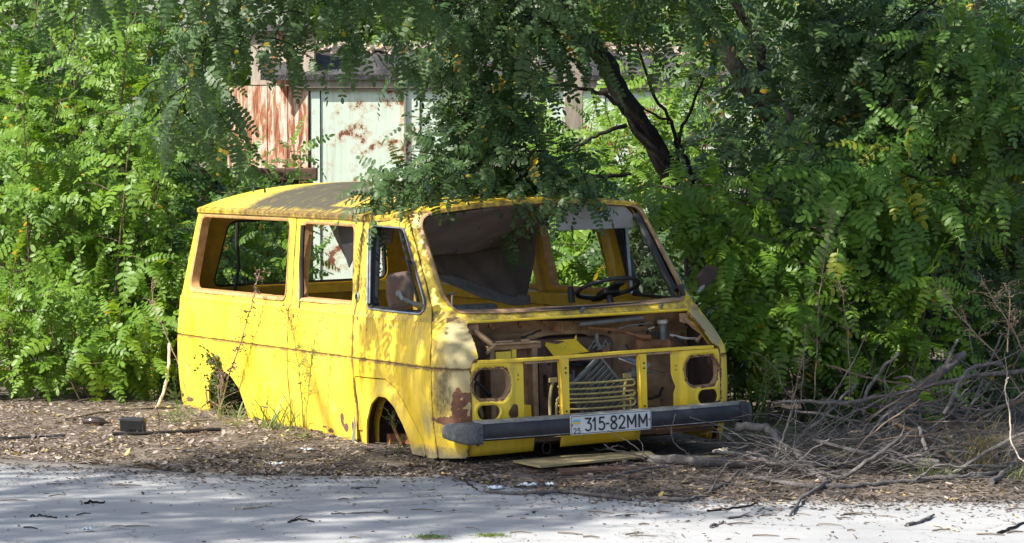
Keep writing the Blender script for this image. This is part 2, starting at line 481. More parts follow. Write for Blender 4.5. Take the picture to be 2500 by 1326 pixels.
def ell(X, Y, cx, cy, rx, ry, a=0):
    c, s = math.cos(a), math.sin(a); dx, dy = X - cx, Y - cy
    return 1 - np.hypot((dx * c + dy * s) / rx, (-dx * s + dy * c) / ry)
def wear(B):
    u, v, z = B[..., 0], B[..., 1], B[..., 2]
    r = v < -.3; rust = np.full(u.shape, -1.0)
    def add(m, e): nonlocal rust; rust = np.where(m, np.maximum(rust, e), rust)
    for e in [(3.20, .10, .035, .10), (3.05, .145, .05, .085), (3.10, .10, .07, .05), (2.24, .17, .022, .14), (3.30, .25, .03, .16), (2.75, .075, .09, .02),
              (.35, .10, .16, .035), (.2, .12, .08, .03), (1.75, .135, .30, .016), (.68, .15, .03, .18), (3.25, .7, .015, .1), (2.28, .79, .03, .012), (3.35, .80, .03, .03), (2.85, .06, .1, .03)]:
        add(r & (u < 4.4), ell(u, z, *e) * .9)
    for e in [(-.92, .36, .028, .16, -.08), (-.90, .29, .06, .06), (-.935, .245, .07, .05), (-.86, .25, .08, .045), (-.875, .37, .03, .11, -.5), (-.89, .40, .04, .035)]:
        add(v < -.5, np.where(u > 4.42, ell(v, z, *e) * 1.0, -1))
    add(u > 4.40, np.minimum(1, .62 - np.abs(sdfp(NOSE, v, z)) / .045)) 
    fade = np.full(u.shape, -1.0)
    m = (u > 4.43)
    fade = np.where(m & (v < 0), np.maximum(fade, ell(v, z, -.88, .50, .14, .42) * 1.5), fade)
    fade = np.where(m & (v < 0), np.maximum(fade, ell(v, z, -.80, .74, .16, .14) * 1.6), fade)
    fade = np.where(m & (v > 0), np.maximum(fade, ell(v, z, .84, .72, .12, .20) * 1.6), fade)
    fade = np.where((u > 4.0) & (z < .2), np.maximum(fade, 1 - z / .14), fade)
    fade = np.where((u > 4.2) & (z > .80) & (z < .90), np.maximum(fade, .45), fade)
    for e in ((4.36, .22, .14, .26), (2.9, .22, .35, .18), (3.9, .78, .5, .05), (1.9, .30, .5, .10), (.35, .3, .2, .3)):
        fade = np.where(r & (u < 4.45), np.maximum(fade, ell(u, z, *e) * (.75 if e[0] > 4 else .48)), fade)
    grime = np.full(u.shape, 0.0)
    for d, wd in ((np.abs(z - .549), .016), (np.abs(u - s1(z)), .018), (np.abs(u - s2(z)), .035), (np.abs(u - dfr(z)), .012), (np.abs(zedge(u, v) - z), .03), (np.abs(FDW(B)), .022)):
        grime = np.maximum(grime, 1 - d / wd * .5)
    grime = np.where(z < .10, np.maximum(grime, .62 - z * 1.5), grime)
    grime = np.where((u > 4.3) & (z > .81) & (z < .90), np.maximum(grime, .62), grime)
    mil = np.where((u > 4.40) & (np.abs(v) > .84), ell(np.abs(v), z, .955, .4, .035, .5) * .8, -1)
    return rust, fade, np.clip(grime, 0, 1), mil
def FDW(B):
    u, v, z = B[..., 0], B[..., 1], B[..., 2]
    s = np.where(np.abs(v) > .45, np.minimum.reduce([sdfp(p, u, z) for p in (W_REAR, W_MID, W_DOOR)]), 1.0)
    return np.minimum(s, np.where(u > 3.7, sdfp(W_WIND, v, z), 1.0))
WEAR = wear(BASE)

def clip_grid(f, wrap):
    """marching squares on a grid field f[rows, cols]; returns point specs (a, b, t) and faces"""
    R_, C_ = f.shape; ff = f.ravel(); pts = {}; spec = []; faces = []
    def idx(i, j): return i * C_ + (j % C_)
    def vtx(a):
        k = (a, a)
        if k not in pts: pts[k] = len(spec); spec.append((a, a, 0.0))
        return pts[k]
    def cut(a, b):
        if a > b: a, b = b, a
        k = (a, b)
        if k not in pts:
            t = ff[a] / (ff[a] - ff[b]); t = min(max(t, .02), .98)
            pts[k] = len(spec); spec.append((a, b, t))
        return pts[k]
    cols = C_ if wrap else C_ - 1
    J = np.arange(cols); J2 = (J + 1) % C_
    pos = f > 0
    for i in range(R_ - 1):
        cnt = pos[i, J].astype(int) + pos[i, J2] + pos[i + 1, J] + pos[i + 1, J2]
        for j in np.nonzero(cnt > 0)[0]:
            j = int(j); c = [idx(i, j), idx(i, j + 1), idx(i + 1, j + 1), idx(i + 1, j)]
            if cnt[j] == 4: faces.append([vtx(a) for a in c]); continue
            out = []
            for k in range(4):
                a, b = c[k], c[(k + 1) % 4]
                if ff[a] > 0: out.append(vtx(a))
                if (ff[a] > 0) != (ff[b] > 0): out.append(cut(a, b))
            if len(out) >= 3: faces.append(out)
    return spec, faces

def shell(name, f, outer, inner, mat, parent, attrs=None, wrap=True, flip=False, smooth=35, crop=None):
    """two-layered sheet clipped by f; outer, inner: (rows, cols, 3) positions"""
    spec, faces = clip_grid(f, wrap)
    if not spec: return None
    a = np.array([s[0] for s in spec]); b = np.array([s[1] for s in spec]); t = np.array([s[2] for s in spec])[:, None]
    O = outer.reshape(-1, 3); I = inner.reshape(-1, 3)
    VO = O[a] * (1 - t) + O[b] * t; VI = I[a] * (1 - t) + I[b] * t
    n = len(spec); V = np.concatenate([VO, VI])
    F = [list(q) for q in faces] + [[n + k for k in q][::-1] for q in faces]
    ed = {}
    for q in faces:
        for k in range(len(q)):
            e = (q[k], q[(k + 1) % len(q)]); r = (e[1], e[0])
            if r in ed: del ed[r]
            else: ed[e] = 1
    for (p, q) in ed: F.append([q, p, n + p, n + q])
    if flip: F = [q[::-1] for q in F]
    me = bpy.data.meshes.new(name); me.from_pydata(V.tolist(), [], F); me.update()
    if attrs:
        for k, A in attrs.items():
            A = A.ravel(); val = A[a] * (1 - t[:, 0]) + A[b] * t[:, 0]
            at_ = me.attributes.new(k, 'FLOAT', 'POINT'); at_.data.foreach_set('value', np.concatenate([val, val]).astype(np.float32))
    o = link(name, me, mat, parent, smooth)
    return o

def offs(o):
    """master grid moved outward by o (number or array)"""
    o = np.asarray(o)
    if o.ndim == 0: o = np.full(BASE.shape[:2], float(o))
    P = BASE.copy(); P[..., 0] += PN[..., 0] * o; P[..., 1] += PN[..., 1] * o
    return P
zz_ = BASE[..., 2]; uu_ = BASE[..., 0]
drip = np.where((np.abs(BASE[..., 1]) > .5) & (zz_ < .86) & (uu_ < 4.3), np.clip(1 - (.87 - zz_) / .42, 0, 1), 0)
drip = np.maximum(drip, np.where(zz_ > 1.38, .8, 0)); drip = np.maximum(drip, np.where((zz_ < .545) & (zz_ > .3), np.clip((zz_ - .3) / .245, 0, 1) * .7, 0)); drip = np.maximum(drip, np.where((uu_ > 4.45), .35, 0))
AT = dict(rust=WEAR[0], fade=WEAR[1], grime=WEAR[2], mildew=WEAR[3], drip=drip)
flare_bulge = np.where((np.abs(BASE[..., 1]) > .4), np.clip(1 - np.abs(sdfp(ARCHF, BASE[..., 0], BASE[..., 2])) / .10, 0, 1), 0)
flare_bulge = flare_bulge * flare_bulge * (3 - 2 * flare_bulge) * .028
SKIN = offs(groove[:, None] + wob + flare_bulge)
SKIN_IN = offs(groove[:, None] + wob + flare_bulge - .012)
def mn(*a): return np.minimum.reduce(a)
G = .0035
common = [FD['top'], FD['holes'], FD['bot']]
rt, lf = FD['rt'], -FD['rt']
shell('rear_quarter_panel', mn(*common, rt, -FD['s1'] - G), SKIN, SKIN_IN, M['paint'], van, AT)
door_s = shell('sliding_door', mn(*common, rt, FD['s1'] - G, -FD['s2'] - G), SKIN + 0, SKIN_IN, M['paint'], van, AT)
nf = FD['flare'] - G
door_f = shell('front_door', mn(*common, rt, FD['s2'] - G, -FD['df'] - G, nf), SKIN, SKIN_IN, M['paint'], van, AT)
arch_lip = mn(*common, rt, FD['s2'] - G, -FD['flare'] - G, 4.46 - BASE[..., 0])
shell('wheel_arch', arch_lip, SKIN, SKIN_IN, M['paint'], van, AT)
front_f = mn(*common, FD['df'] - G, nf)
shell('front_body_panel', np.where(BASE[..., 1] < 0, front_f, mn(*common, BASE[..., 0] - 4.2)), SKIN, SKIN_IN, M['paint'], van, AT)
shell('far_side_panel', mn(*common, lf, 4.2 - BASE[..., 0]), SKIN, SKIN_IN, M['paint'], van, AT)
# inner lining: same openings, further in
inn = mn(FD['top'], np.where(BASE[..., 0] > 4.3, sdfp(NOSE, BASE[..., 1], BASE[..., 2]), 1), FD['win'] - .006, BASE[..., 2] - .02, FD['holes'] + .0)
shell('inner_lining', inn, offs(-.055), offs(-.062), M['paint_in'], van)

# ---- roof
RN = NS; out0 = np.stack([section(1.43, RN)], 0)[0]; out1 = section(1.455, RN); of = section(1.50, RN)
fb = np.clip((out0[:, 0] - 3.4) / .35, 0, 1)[:, None]; outl = out0 * (1 - fb) + (out1 + of) / 2 * fb
tt = np.roll(outl, -1, 0) - np.roll(outl, 1, 0); pn = np.stack([tt[:, 1], -tt[:, 0]], 1); pn /= np.linalg.norm(pn, axis=1, keepdims=True)
if (pn * (outl - np.array([2.4, 0]))).sum() < 0: pn = -pn
axp = np.stack([np.clip(outl[:, 0], 1.25, 3.0), np.zeros(RN)], 1)
ze = zedge(outl[:, 0], outl[:, 1])
ks = [1.0, 1.0, 1.0, .995, .985] + list(np.linspace(.97, 0.0, 34))
rows = []
for i, k in enumerate(ks):
    o = {0: .004, 1: .020, 2: .020}.get(i, .008 if i == 3 else 0.0); zz = {0: -.012, 1: -.010, 2: .004, 3: .010}.get(i, .010)
    P = axp + (outl - axp) * k + pn * o
    top = 1.605 - .055 * np.clip((P[:, 0] - 1.8) / 2.2, 0, 2) ** 1.6
    h = ze + zz + (top - ze - .01) * (1 - k ** 2.7) * 1.0
    rows.append(np.stack([P[:, 0], P[:, 1], h], 1))
RG = np.stack(rows)
RI = RG.copy(); RI[..., 2] -= .012
u_, v_, z_ = RG[..., 0], RG[..., 1], RG[..., 2]
kk = np.array(ks)[:, None] * np.ones(RN)[None]
mil = np.minimum.reduce([(u_ - .95) * 2.4 + .15, (3.75 - u_) * 1.5, np.full(u_.shape, .95)]) - np.clip((kk - .9) * 3, 0, .5)
mil = np.where((u_ > 2.5) & (kk > .62) & (kk < .9) , mil - .35, mil)
mil = np.where((kk > .90) & (u_ > 1.0) & (u_ < 3.6), np.maximum(mil, .45), mil)
gr = np.where(kk >= .985, .75, np.where(kk > .95, .4, 0.0))
zr = np.zeros(u_.shape)
rf = np.ones(u_.shape)
shell('roof', rf, RG, RI, M['paint'], van, dict(mildew=mil, grime=gr, fade=np.where((u_ > 1.7) & (v_ < 0), .16, 0.02), rust=zr - 1), flip=False)

# ---- window flanges
def mapside(sgn): return lambda a, b, o: (a, sgn * (Ws(a, b) + o), b)
def mapfront(a, b, o): return (Uf(a, b) + o, a, b)
def mapback(a, b, o): return (float(ur(b)) + .0 - o, a, b)
def polyoff(poly, d):
    P = np.array(poly); t = np.roll(P, -1, 0) - np.roll(P, 1, 0); n = np.stack([t[:, 1], -t[:, 0]], 1)
    n /= np.linalg.norm(n, axis=1, keepdims=True) + 1e-9
    area = 0.5 * np.sum(P[:, 0] * np.roll(P[:, 1], -1) - np.roll(P[:, 0], -1) * P[:, 1])
    if area < 0: n = -n
    return P + n * d
def densify(poly, step=.04):
    out = []
    for i in range(len(poly)):
        a, b = Vector(poly[i]), Vector(poly[(i + 1) % len(poly)])
        k = max(1, int((b - a).length / step))
        for j in range(k): q = a.lerp(b, j / k); out.append((q.x, q.y))
    return out
def rim(name, poly, mp, rings, mat, parent=None, closed=False):
    poly = densify(poly); m = MB(); L = len(poly)
    for (grow, off) in rings:
        for (a, b) in polyoff(poly, grow): m.v.append(mp(a, b, off))
    R_ = len(rings)
    for r in range(R_ - 1 + (1 if closed else 0)):
        r2 = (r + 1) % R_
        for k in range(L):
            m.f.append([r * L + k, r * L + (k + 1) % L, r2 * L + (k + 1) % L, r2 * L + k])
    return m.build(name, mat, parent or van, 40)
rr = [(.012, .001), (.010, .005), (.0, .004), (-.010, -.004), (-.014, -.062), (.01, -.064)]
for sg in (-1, 1):
    for P_, nm in ((W_REAR, 'window_frame'), (W_MID, 'window_frame'), (W_DOOR, 'window_frame')):
        mt = M['sealant'] if P_ is not W_DOOR else M['rubber']
        rim(nm, P_, mapside(sg), rr if P_ is not W_DOOR else [(.006, .001), (.005, .005), (-.002, .006), (-.006, .001), (-.010, -.062), (.01, -.064)], mt)
for sg in (-1, 1): rim('window_trim', W_DOOR, mapside(sg), [(.008, .002), (.006, .008), (-.001, .008), (-.002, .004)], M['chrome'])
rim('windscreen_frame', W_WIND, mapfront, [(.008, .001), (.007, .006), (.001, .006), (-.008, -.002), (-.014, -.03), (-.002, -.045), (.02, -.05)], M['primer'])
rim('rear_window_frame', W_BACK, mapback, [(.012, .003), (-.006, .003), (-.012, -.05), (.02, -.06)], M['rubber'])
# rubber seals hanging out of the openings
m = MB(); m.tube([(.18, -.50, 1.34), (.16, -.505, 1.2), (.15, -.49, 1.0), (.16, -.53, .84), (.2, -.56, .78)], .014, 8); m.build('rubber_seal', M['rubber'], van)
m = MB(); m.tube([(2.33, -.90, 1.36), (2.345, -.925, 1.1), (2.37, -.935, .94), (2.385, -.95, .82)], .017, 8); m.build('rubber_seal', M['rubber'], van)
m = MB(); m.tube([(3.93, .70, 1.40), (4.08, .73, 1.2), (4.22, .75, 1.02), (4.30, .765, .93)], .024, 8); m.build('rubber_seal', M['rubber'], van)
m = MB(); m.tube([(4.36, .70, .955), (4.37, .72, .90), (4.37, .76, .885), (4.36, .79, .91), (4.34, .785, .97)], .018, 8); m.build('rubber_seal', M['rubber'], van)
# glass still in the far cab door
t = NT('dusty_glass'); t.col((.05, .07, .06)); t.b.inputs['Alpha'].default_value = .42; M['glass'] = t.set(.12, 0, .5)
m = MB()
gp = [(3.42, 1.36), (3.79, 1.355), (4.18, .935), (4.19, .885), (3.50, .885)]
m.poly([(a, Ws(a, b) - .03, b) for a, b in gp], (0, 1, 0), .005); m.build('door_glass', M['glass'], van)
m = MB(); m.box((3.46, .885, 1.12), (.03, .02, .50), Matrix.Rotation(math.radians(-7), 3, 'Y')); m.build('window_channel', M['chrome'], van)
# quarter-light divider of the near door
m = MB(); m.tube([(3.83, -.885, 1.36), (4.19, -.93, .90)], .010, 6); m.build('window_channel', M['rubber'], van)
m = MB(); m.tube([(3.405, -.905, 1.36), (3.485, -.962, .90)], .009, 6); m.tube([(3.425, -.90, 1.36), (3.505, -.957, .90)], .006, 6); m.build('window_channel', M['chrome'], van)

# ---- interior
m = MB(); m.box((2.2, 0, .05), (4.2, 1.45, .03)); m.build('floor_pan', M['primer_dark'], van)
m = MB(); m.box((2.3, .60, .12), (.5, .1, .1)); m.box((2.6, -.2, .16), (.12, 1.2, .16)); m.build('seat_rail', M['primer_dark'], van)
# ledge under the far windows and the cross shelf of the back
m = MB()
for k in range(16):
    a0, a1 = .25 + k * .25, .25 + (k + 1) * .25
    n = len(m.v)
    for a in (a0, a1):
        w_ = Ws(min(a, 4.2), .84)
        m.v += [(a, w_ - .055, .862), (a, w_ - .125, .845), (a, w_ - .125, .765), (a, w_ - .055, .75)]
    for q in range(3): m.f.append([n + q, n + q + 1, n + 5 + q, n + 4 + q])
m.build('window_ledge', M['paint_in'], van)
for sg in (-1, 1):
    for (ua_, ub_) in ((2.18, 2.235), (3.27, 3.35)):
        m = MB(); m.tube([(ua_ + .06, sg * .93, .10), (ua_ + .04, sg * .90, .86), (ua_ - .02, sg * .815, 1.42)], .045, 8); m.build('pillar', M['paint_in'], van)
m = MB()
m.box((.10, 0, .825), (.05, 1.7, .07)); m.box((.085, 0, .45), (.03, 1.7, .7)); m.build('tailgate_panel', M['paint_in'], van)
m = MB(); m.poly([(2.9, .10, .06), (2.9, .86, .06), (2.9, .86, .72), (2.9, .52, .73), (2.9, .50, .67), (2.9, .10, .66)], (1, 0, 0), .03); m.build('partition', M['paint_in'], van)
m = MB(); m.box((2.95, .50, .56), (.06, .07, .44)); m.build('partition_post', M['paint'], van)
m = MB(); m.box((3.55, -.2, .42), (.48, .46, .14)); m.box((3.30, -.2, .64), (.10, .46, .42), Matrix.Rotation(math.radians(-12), 3, 'Y')); m.build('seat', M['seat'], van, 30, .03)
m = MB(); m.box((3.45, .32, .60), (.22, .26, .34), Matrix.Rotation(.5, 3, 'Z')); m.build('seat', M['seat'], van, 30, .03)
m = MB(); m.box((3.95, 0, .42), (.85, .60, .52)); m.build('engine_cover', M['primer_dark'], van, 30, .04)
m = MB()
m.grid(lambda a, b: (4.08 + .33 * b + .05 * (1 - (2 * a - 1) ** 2) * b, -.79 + 1.58 * a, .80 + .045 * math.sin(b * PI) + .012 * math.sin(a * 9)), 30, 5)
m.build('dashboard', M['black'], van)
m = MB(); m.tube([(4.40, -.72, .862), (4.44, -.4, .862), (4.455, 0, .866), (4.44, .4, .87), (4.40, .74, .878)], .012, 6); m.build('rubber_seal', M['rubber'], van)
# lever, cable and rod seen above the dashboard
m = MB(); m.tube([(3.80, .30, .86), (3.80, .295, .945)], .022, 10); m.tube([(3.8, .295, .945), (3.8, .293, .96)], .016, 10); m.build('gear_lever', M['black'], van)
m = MB(); m.tube([(3.9, -.58, .80), (3.9, -.575, .965)], .005, 6); m.tube([(3.9, -.60, .955), (3.9, -.56, .96)], .007, 6); m.build('wire_rod', M['chrome'], van)

# steering wheel
m = MB(); cw_ = Vector((3.90, .505, .945)); nr = Vector((-math.sin(.36), 0, math.cos(.36))).normalized()
ex = nr.cross(Vector((0, 1, 0))).normalized(); ey = nr.cross(ex)
n0 = 48; n1 = 8; Rw_, rw_ = .197, .0135
for i in range(n0):
    a = 2 * PI * i / n0; d_ = ex * math.cos(a) + ey * math.sin(a)
    for k in range(n1):
        b = 2 * PI * k / n1; m.v.append(tuple(cw_ + d_ * (Rw_ + rw_ * math.cos(b)) + nr * rw_ * math.sin(b)))
for i in range(n0):
    for k in range(n1):
        m.f.append([i * n1 + k, ((i + 1) % n0) * n1 + k, ((i + 1) % n0) * n1 + (k + 1) % n1, i * n1 + (k + 1) % n1])
wheel = m.build('steering_wheel', M['black'], van, 60)
m = MB(); rt_ = Matrix((tuple(ex), tuple(ey), tuple(nr))).transposed()
m.box(cw_ - nr * .02, (.37, .075, .02), rt_); m.box(cw_ - nr * .03, (.11, .11, .04), rt_); m.build('spoke', M['black'], wheel, 30, .006)
m = MB(); m.tube([cw_ - nr * .04, cw_ - nr * .35], .022, 10); m.build('steering_column', M['black'], wheel)

# headliner hanging down in folds
def ruled(name, mat, A_, B_, sag=.0, fold=.01, nu=24, nv=16, seed=0, parent=None):
    """sheet between two polylines A_ and B_ given in van coordinates"""
    def pl(P, t):
        x = t * (len(P) - 1); i = min(int(x), len(P) - 2); return Vector(P[i]).lerp(Vector(P[i + 1]), x - i)
    m = MB()
    def fn(a, b):
        p = pl(A_, a).lerp(pl(B_, a), b)
        p.x += fold * math.sin(a * 9 + seed + b * 5) + fold * .6 * math.sin(a * 19 + seed * 2 - b * 7); p.z -= sag * math.sin(b * PI) * (1 + .3 * math.sin(a * 7 + seed))
        return p
    m.grid(fn, nu, nv)
    o = m.build(name, mat, parent or van, 60)
    s = o.modifiers.new('s', 'SOLIDIFY'); s.thickness = .006
    return o
ruled('headliner', M['liner'], [(3.80, -.74, 1.43), (3.86, -.3, 1.475), (3.86, 0, 1.49), (3.84, .20, 1.485)], [(3.35, -.60, 1.17), (3.25, -.15, 1.17), (3.2, .10, 1.20), (3.30, .30, 1.30)], .0, .012, 30, 18, 1)
ruled('headliner', M['liner'], [(3.15, -.55, 1.36), (2.9, -.2, 1.42), (2.7, .2, 1.46), (2.5, .72, 1.44)], [(2.95, -.30, 1.06), (2.85, .02, .98), (2.85, .32, .86), (2.80, .49, .84)], .0, .022, 36, 22, 3)
ruled('headliner', M['liner_grey'], [(2.9, -.46, 1.14), (2.88, -.2, 1.06), (2.86, .08, .96), (2.86, .30, .875), (2.83, .48, .86)], [(2.93, -.44, 1.12), (2.93, -.18, .98), (2.92, .10, .86), (2.90, .34, .80), (2.86, .48, .80)], 0, .008, 30, 5, 5)
ruled('liner_flap', M['liner_grey'], [(1.85, -.55, 1.43), (2.1, -.6, 1.43), (2.9, -.5, 1.43)], [(2.18, -.52, 1.10), (2.30, -.48, 1.17), (2.75, -.45, 1.24)], 0, .006, 20, 12, 2)
m = MB(); m.poly([(2.50, -.74, 1.42), (3.00, -.78, 1.40), (2.98, -.775, 1.31), (2.80, -.765, 1.13), (2.74, -.76, 1.09), (2.62, -.75, 1.22)], (0, -1, 0), .006); m.build('liner_flap', M['black'], van)
m = MB(); m.poly([(1.5, .80, 1.43), (2.15, .80, 1.43), (2.2, .5, 1.12)], (0, -1, 0), .006); m.build('liner_flap', M['liner'], van)
m = MB(); m.poly([(3.86, .16, 1.452), (3.86, .30, 1.475), (3.86, .66, 1.455), (3.84, .725, 1.40), (3.80, .745, 1.315), (3.80, .21, 1.315), (3.83, .19, 1.40)], (1, 0, .2), .012)
m.build('sun_visor_board', M['board_grey'], van)

# ---- wheel wells
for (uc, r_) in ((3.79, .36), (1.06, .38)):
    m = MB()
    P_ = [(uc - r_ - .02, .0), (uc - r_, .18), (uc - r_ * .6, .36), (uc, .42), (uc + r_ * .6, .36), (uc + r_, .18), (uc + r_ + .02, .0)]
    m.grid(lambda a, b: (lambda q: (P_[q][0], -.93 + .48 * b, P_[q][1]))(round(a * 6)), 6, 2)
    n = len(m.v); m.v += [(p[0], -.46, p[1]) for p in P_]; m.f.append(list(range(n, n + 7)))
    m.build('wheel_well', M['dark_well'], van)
m = MB(); m.lathe([(.02, 0), (.11, .0), (.125, .02), (.125, .07), (.10, .075), (.05, .09), (.045, .11), (.0, .11)], (3.90, -.66, .10), (0, -1, .05), 24); m.build('brake_drum', M['rust'], van)
m = MB(); m.box((3.62, -.62, .05), (.22, .3, .06)); m.box((3.50, -.80, .035), (.05, .10, .09)); m.tube([(3.58, -.8, .02), (3.55, -.84, .14), (3.60, -.86, .20)], .012); m.build('suspension_arm', M['rust'], van)

# ---- nose compartment
m = MB()
fw = 4.27
def plate(poly, u, th=.012): 
    return [(u, a, b) for a, b in poly]
# firewall as a grid with holes
def patch(name, mat, ur_, vr_, nu, nv, fn, field, th, parent, nrm=(1, 0, 0), attrs=None):
    A_, B_ = np.meshgrid(np.linspace(*ur_, nu), np.linspace(*vr_, nv), indexing='ij')
    P = np.stack([fn(A_, B_)[k] * np.ones(A_.shape) for k in range(3)], -1)
    F_ = field(A_, B_); I_ = P - np.array(nrm) * th
    at_ = attrs(A_, B_) if attrs else None
    return shell(name, F_, P, I_, mat, parent, at_, wrap=False)
hole1 = roundp([(-.26, .60), (-.24, .675), (-.14, .70), (.12, .70), (.20, .655), (.22, .58), (-.26, .58)], .04)
def fwall(a, b):
    x = 4.27 + .02 * np.sin(a * 7) * np.sin(b * 9) + np.where(np.abs(b - .70) < .012, .012, 0) + np.where(np.abs(a - .30) < .01, .008, 0) + np.clip((b - .70) * 1.3, 0, .15)
    x = x + .03 * np.clip(1 - np.abs(sdfp(hole1, a, b)) / .05, 0, 1)
    return x, a, b
fwr = patch('firewall', M['primer'], (-.86, .86), (.10, .845), 120, 60, fwall,
      lambda a, b: mn(sdfp(hole1, a, b), np.hypot(a - .31, b - .70) - .016, np.hypot((a - .52) * .6, b - .735) - .016, np.hypot(a - .83, b - .655) - .02, np.hypot((a + .33) * .55, b - .765) - .011, mn(a + .87, b - .1)), .01, van)
m = MB()
for vv in (-.56, -.36, -.20, .02):
    m = MB(); m.box((4.40, vv, .785), (.02, .022, .03)); m.box((4.41, vv + .008, .77), (.03, .012, .012)); m.build('hood_clip', M['rust'], fwr)
m = MB(); m.lathe([(.0, 0), (.022, 0), (.018, .01), (0, .012)], (4.30, .50, .58), (1, 0, 0), 14); m.build('drain_cap', M['primer'], fwr)
# dark tunnel behind, side walls, floor of the compartment
m = MB(); m.box((3.9, 0, .6), (.02, 1.5, .5)); m.build('bulkhead', M['primer_dark'], van)
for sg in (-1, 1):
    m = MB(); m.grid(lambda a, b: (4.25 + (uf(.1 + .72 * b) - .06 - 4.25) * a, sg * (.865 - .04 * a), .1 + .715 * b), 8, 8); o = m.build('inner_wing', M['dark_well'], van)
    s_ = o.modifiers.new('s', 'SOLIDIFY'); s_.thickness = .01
m = MB(); m.box((4.46, 0, .10), (.42, 1.6, .02)); m.build('front_floor', M['primer_dark'], van)
# cowl lip that carries the windscreen
m = MB(); m.grid(lambda a, b: (Uf(-.80 + 1.6 * a, .818) - .004 - .05 * b, -.80 + 1.6 * a, .815 - .012 * b), 30, 2); m.build('cowl_lip', M['primer'], van)
m = MB(); m.tube([(Uf(v_k, .818) + .004, v_k, .8195 + .004 * v_k) for v_k in np.linspace(-.75, .75, 16)], .009, 6); m.build('cowl_edge', M['paint'], van)
# heater / radiator box on the left of the picture
m = MB()
for (c_, d_) in (((4.46, -.60, .44), (.09, .035, .44)), ((4.46, -.315, .43), (.09, .035, .44)), ((4.46, -.455, .655), (.10, .36, .03)), ((4.46, -.455, .21), (.09, .32, .03)), ((4.42, -.455, .43), (.01, .30, .42))): m.box(c_, d_)
hb = m.build('radiator_frame', M['primer'], van, 30, .006)
m = MB(); m.box((4.47, -.45, .678), (.14, .32, .012)); m.box((4.50, -.52, .69), (.02, .12, .012)); m.box((4.50, -.38, .69), (.03, .05, .012)); m.build('lid', M['primer'], hb, 30, .003)
m = MB(); m.box((4.505, -.53, .60), (.01, .10, .06)); m.box((4.507, -.46, .615), (.012, .03, .05)); m.build('yellow_patch', M['paint'], hb)
# slotted upright
slot = lambda a, b: mn(np.maximum(np.hypot((a + .21), np.maximum(np.abs(b - .40) - .055, 0)) - .014, 0) + np.hypot((a + .21), np.maximum(np.abs(b - .40) - .055, 0)) * 0 - .0005, np.hypot(a + .18, b - .53) - .008)
patch('slotted_upright', M['primer_dark'], (-.265, -.145), (.20, .55), 30, 60, lambda a, b: (4.42 + np.where(np.abs(a + .205) > .045, -.02, 0.0), a, b), lambda a, b: mn(np.hypot((a + .21), np.maximum(np.abs(b - .40) - .055, 0)) - .014, np.hypot(a + .18, b - .53) - .008, b - .2), .006, van)
m = MB(); m.box((4.40, -.285, .38), (.05, .03, .34)); m.box((4.36, .12, .40), (.05, .05, .32)); m.box((4.34, .20, .39), (.03, .05, .30)); m.box((4.40, .33, .26), (.04, .5, .06)); m.build('chassis_upright', M['primer'], van, 30, .004)
m = MB(); m.poly([(4.52, -.435, .31), (4.52, -.36, .30), (4.52, -.355, .22), (4.52, -.435, .22)], (1, 0, 0), .004); m.build('yellow_bracket', M['paint'], van)
# bent yellow plate in front of the hole
m = MB(); m.poly([(4.36, -.185, .655), (4.36, -.17, .668), (4.37, .03, .672), (4.37, .085, .62), (4.44, .085, .595), (4.46, -.16, .575)], (1, 0, .3), .004); m.poly([(4.37, .035, .70), (4.37, .04, .67), (4.37, .02, .672)], (1, 0, 0), .003); m.build('bent_bracket_plate', M['paint'], van)
# pipes and servo
m = MB(); m.tube([(4.44, .02, .765), (4.45, .25, .775), (4.44, .46, .785)], .014, 8); m.build('wiper_linkage', M['grey_metal'], van)
m = MB(); m.tube([(4.40, .10, .74), (4.40, .30, .715), (4.42, .46, .665)], .010, 8); m.tube([(4.42, .46, .665), (4.42, .52, .66)], .017, 8); m.build('rusty_rod', M['rust'], van)
m = MB(); m.lathe([(0, 0), (.035, 0), (.048, .02), (.05, .10), (.035, .13), (.03, .18), (0, .18)], (4.36, .44, .615), (0, 1, -.03), 16); m.lathe([(0, 0), (.045, 0), (.05, .05), (.03, .09), (0, .09)], (4.36, .62, .60), (0, 1, 0), 16); m.build('master_cylinder', M['rust'], van)
m = MB(); m.lathe([(0, 0), (.030, 0), (.030, .012), (.026, .016), (.026, .10), (.031, .105), (.031, .112), (0, .112)], (4.36, .64, .625), (0, 0, 1), 18); rs = m.build('fluid_reservoir', M['grey_metal'], van)
m = MB(); m.lathe([(0, 0), (.034, 0), (.036, .012), (.030, .022), (0, .022)], (4.36, .64, .738), (0, 0, 1), 18); m.build('cap', M['cream'], rs)
m = MB(); m.tube([(4.38, .68, .665), (4.40, .78, .64), (4.42, .86, .635)], .008, 6); m.tube([(4.4, .56, .72), (4.40, .52, .71), (4.40, .54, .69)], .005, 6); m.build('hose', M['cream'], van)
m = MB()
for k in range(5): m.tube([(4.40, .10 + k * .03, .60 + .012 * (k % 2)), (4.42, .13 + k * .028, .66 - .02 * (k % 3)), (4.41, .17 + k * .02, .62)], .007, 5)
m.tube([(4.40, .16, .70), (4.41, .155, .65), (4.42, .18, .60)], .012, 6)
m.build('torn_wiring', M['seat'], van)
m = MB(); m.tube([(4.42, -.28, .556), (4.44, -.05, .565), (4.44, .10, .555), (4.42, .25, .56)], .010, 6); m.tube([(4.43, .0, .55), (4.45, .1, .53), (4.42, .16, .45)], .008, 6); m.build('wiring_loom', M['rubber'], van)
m = MB()
for (vv, zz) in ((.40, .47), (.47, .47)):
    m.lathe([(0, 0), (.012, 0), (.014, .03), (.020, .035), (.020, .05), (.012, .055), (.010, .09), (0, .09)], (4.42, vv, zz - .08), (0, 0, 1), 10)
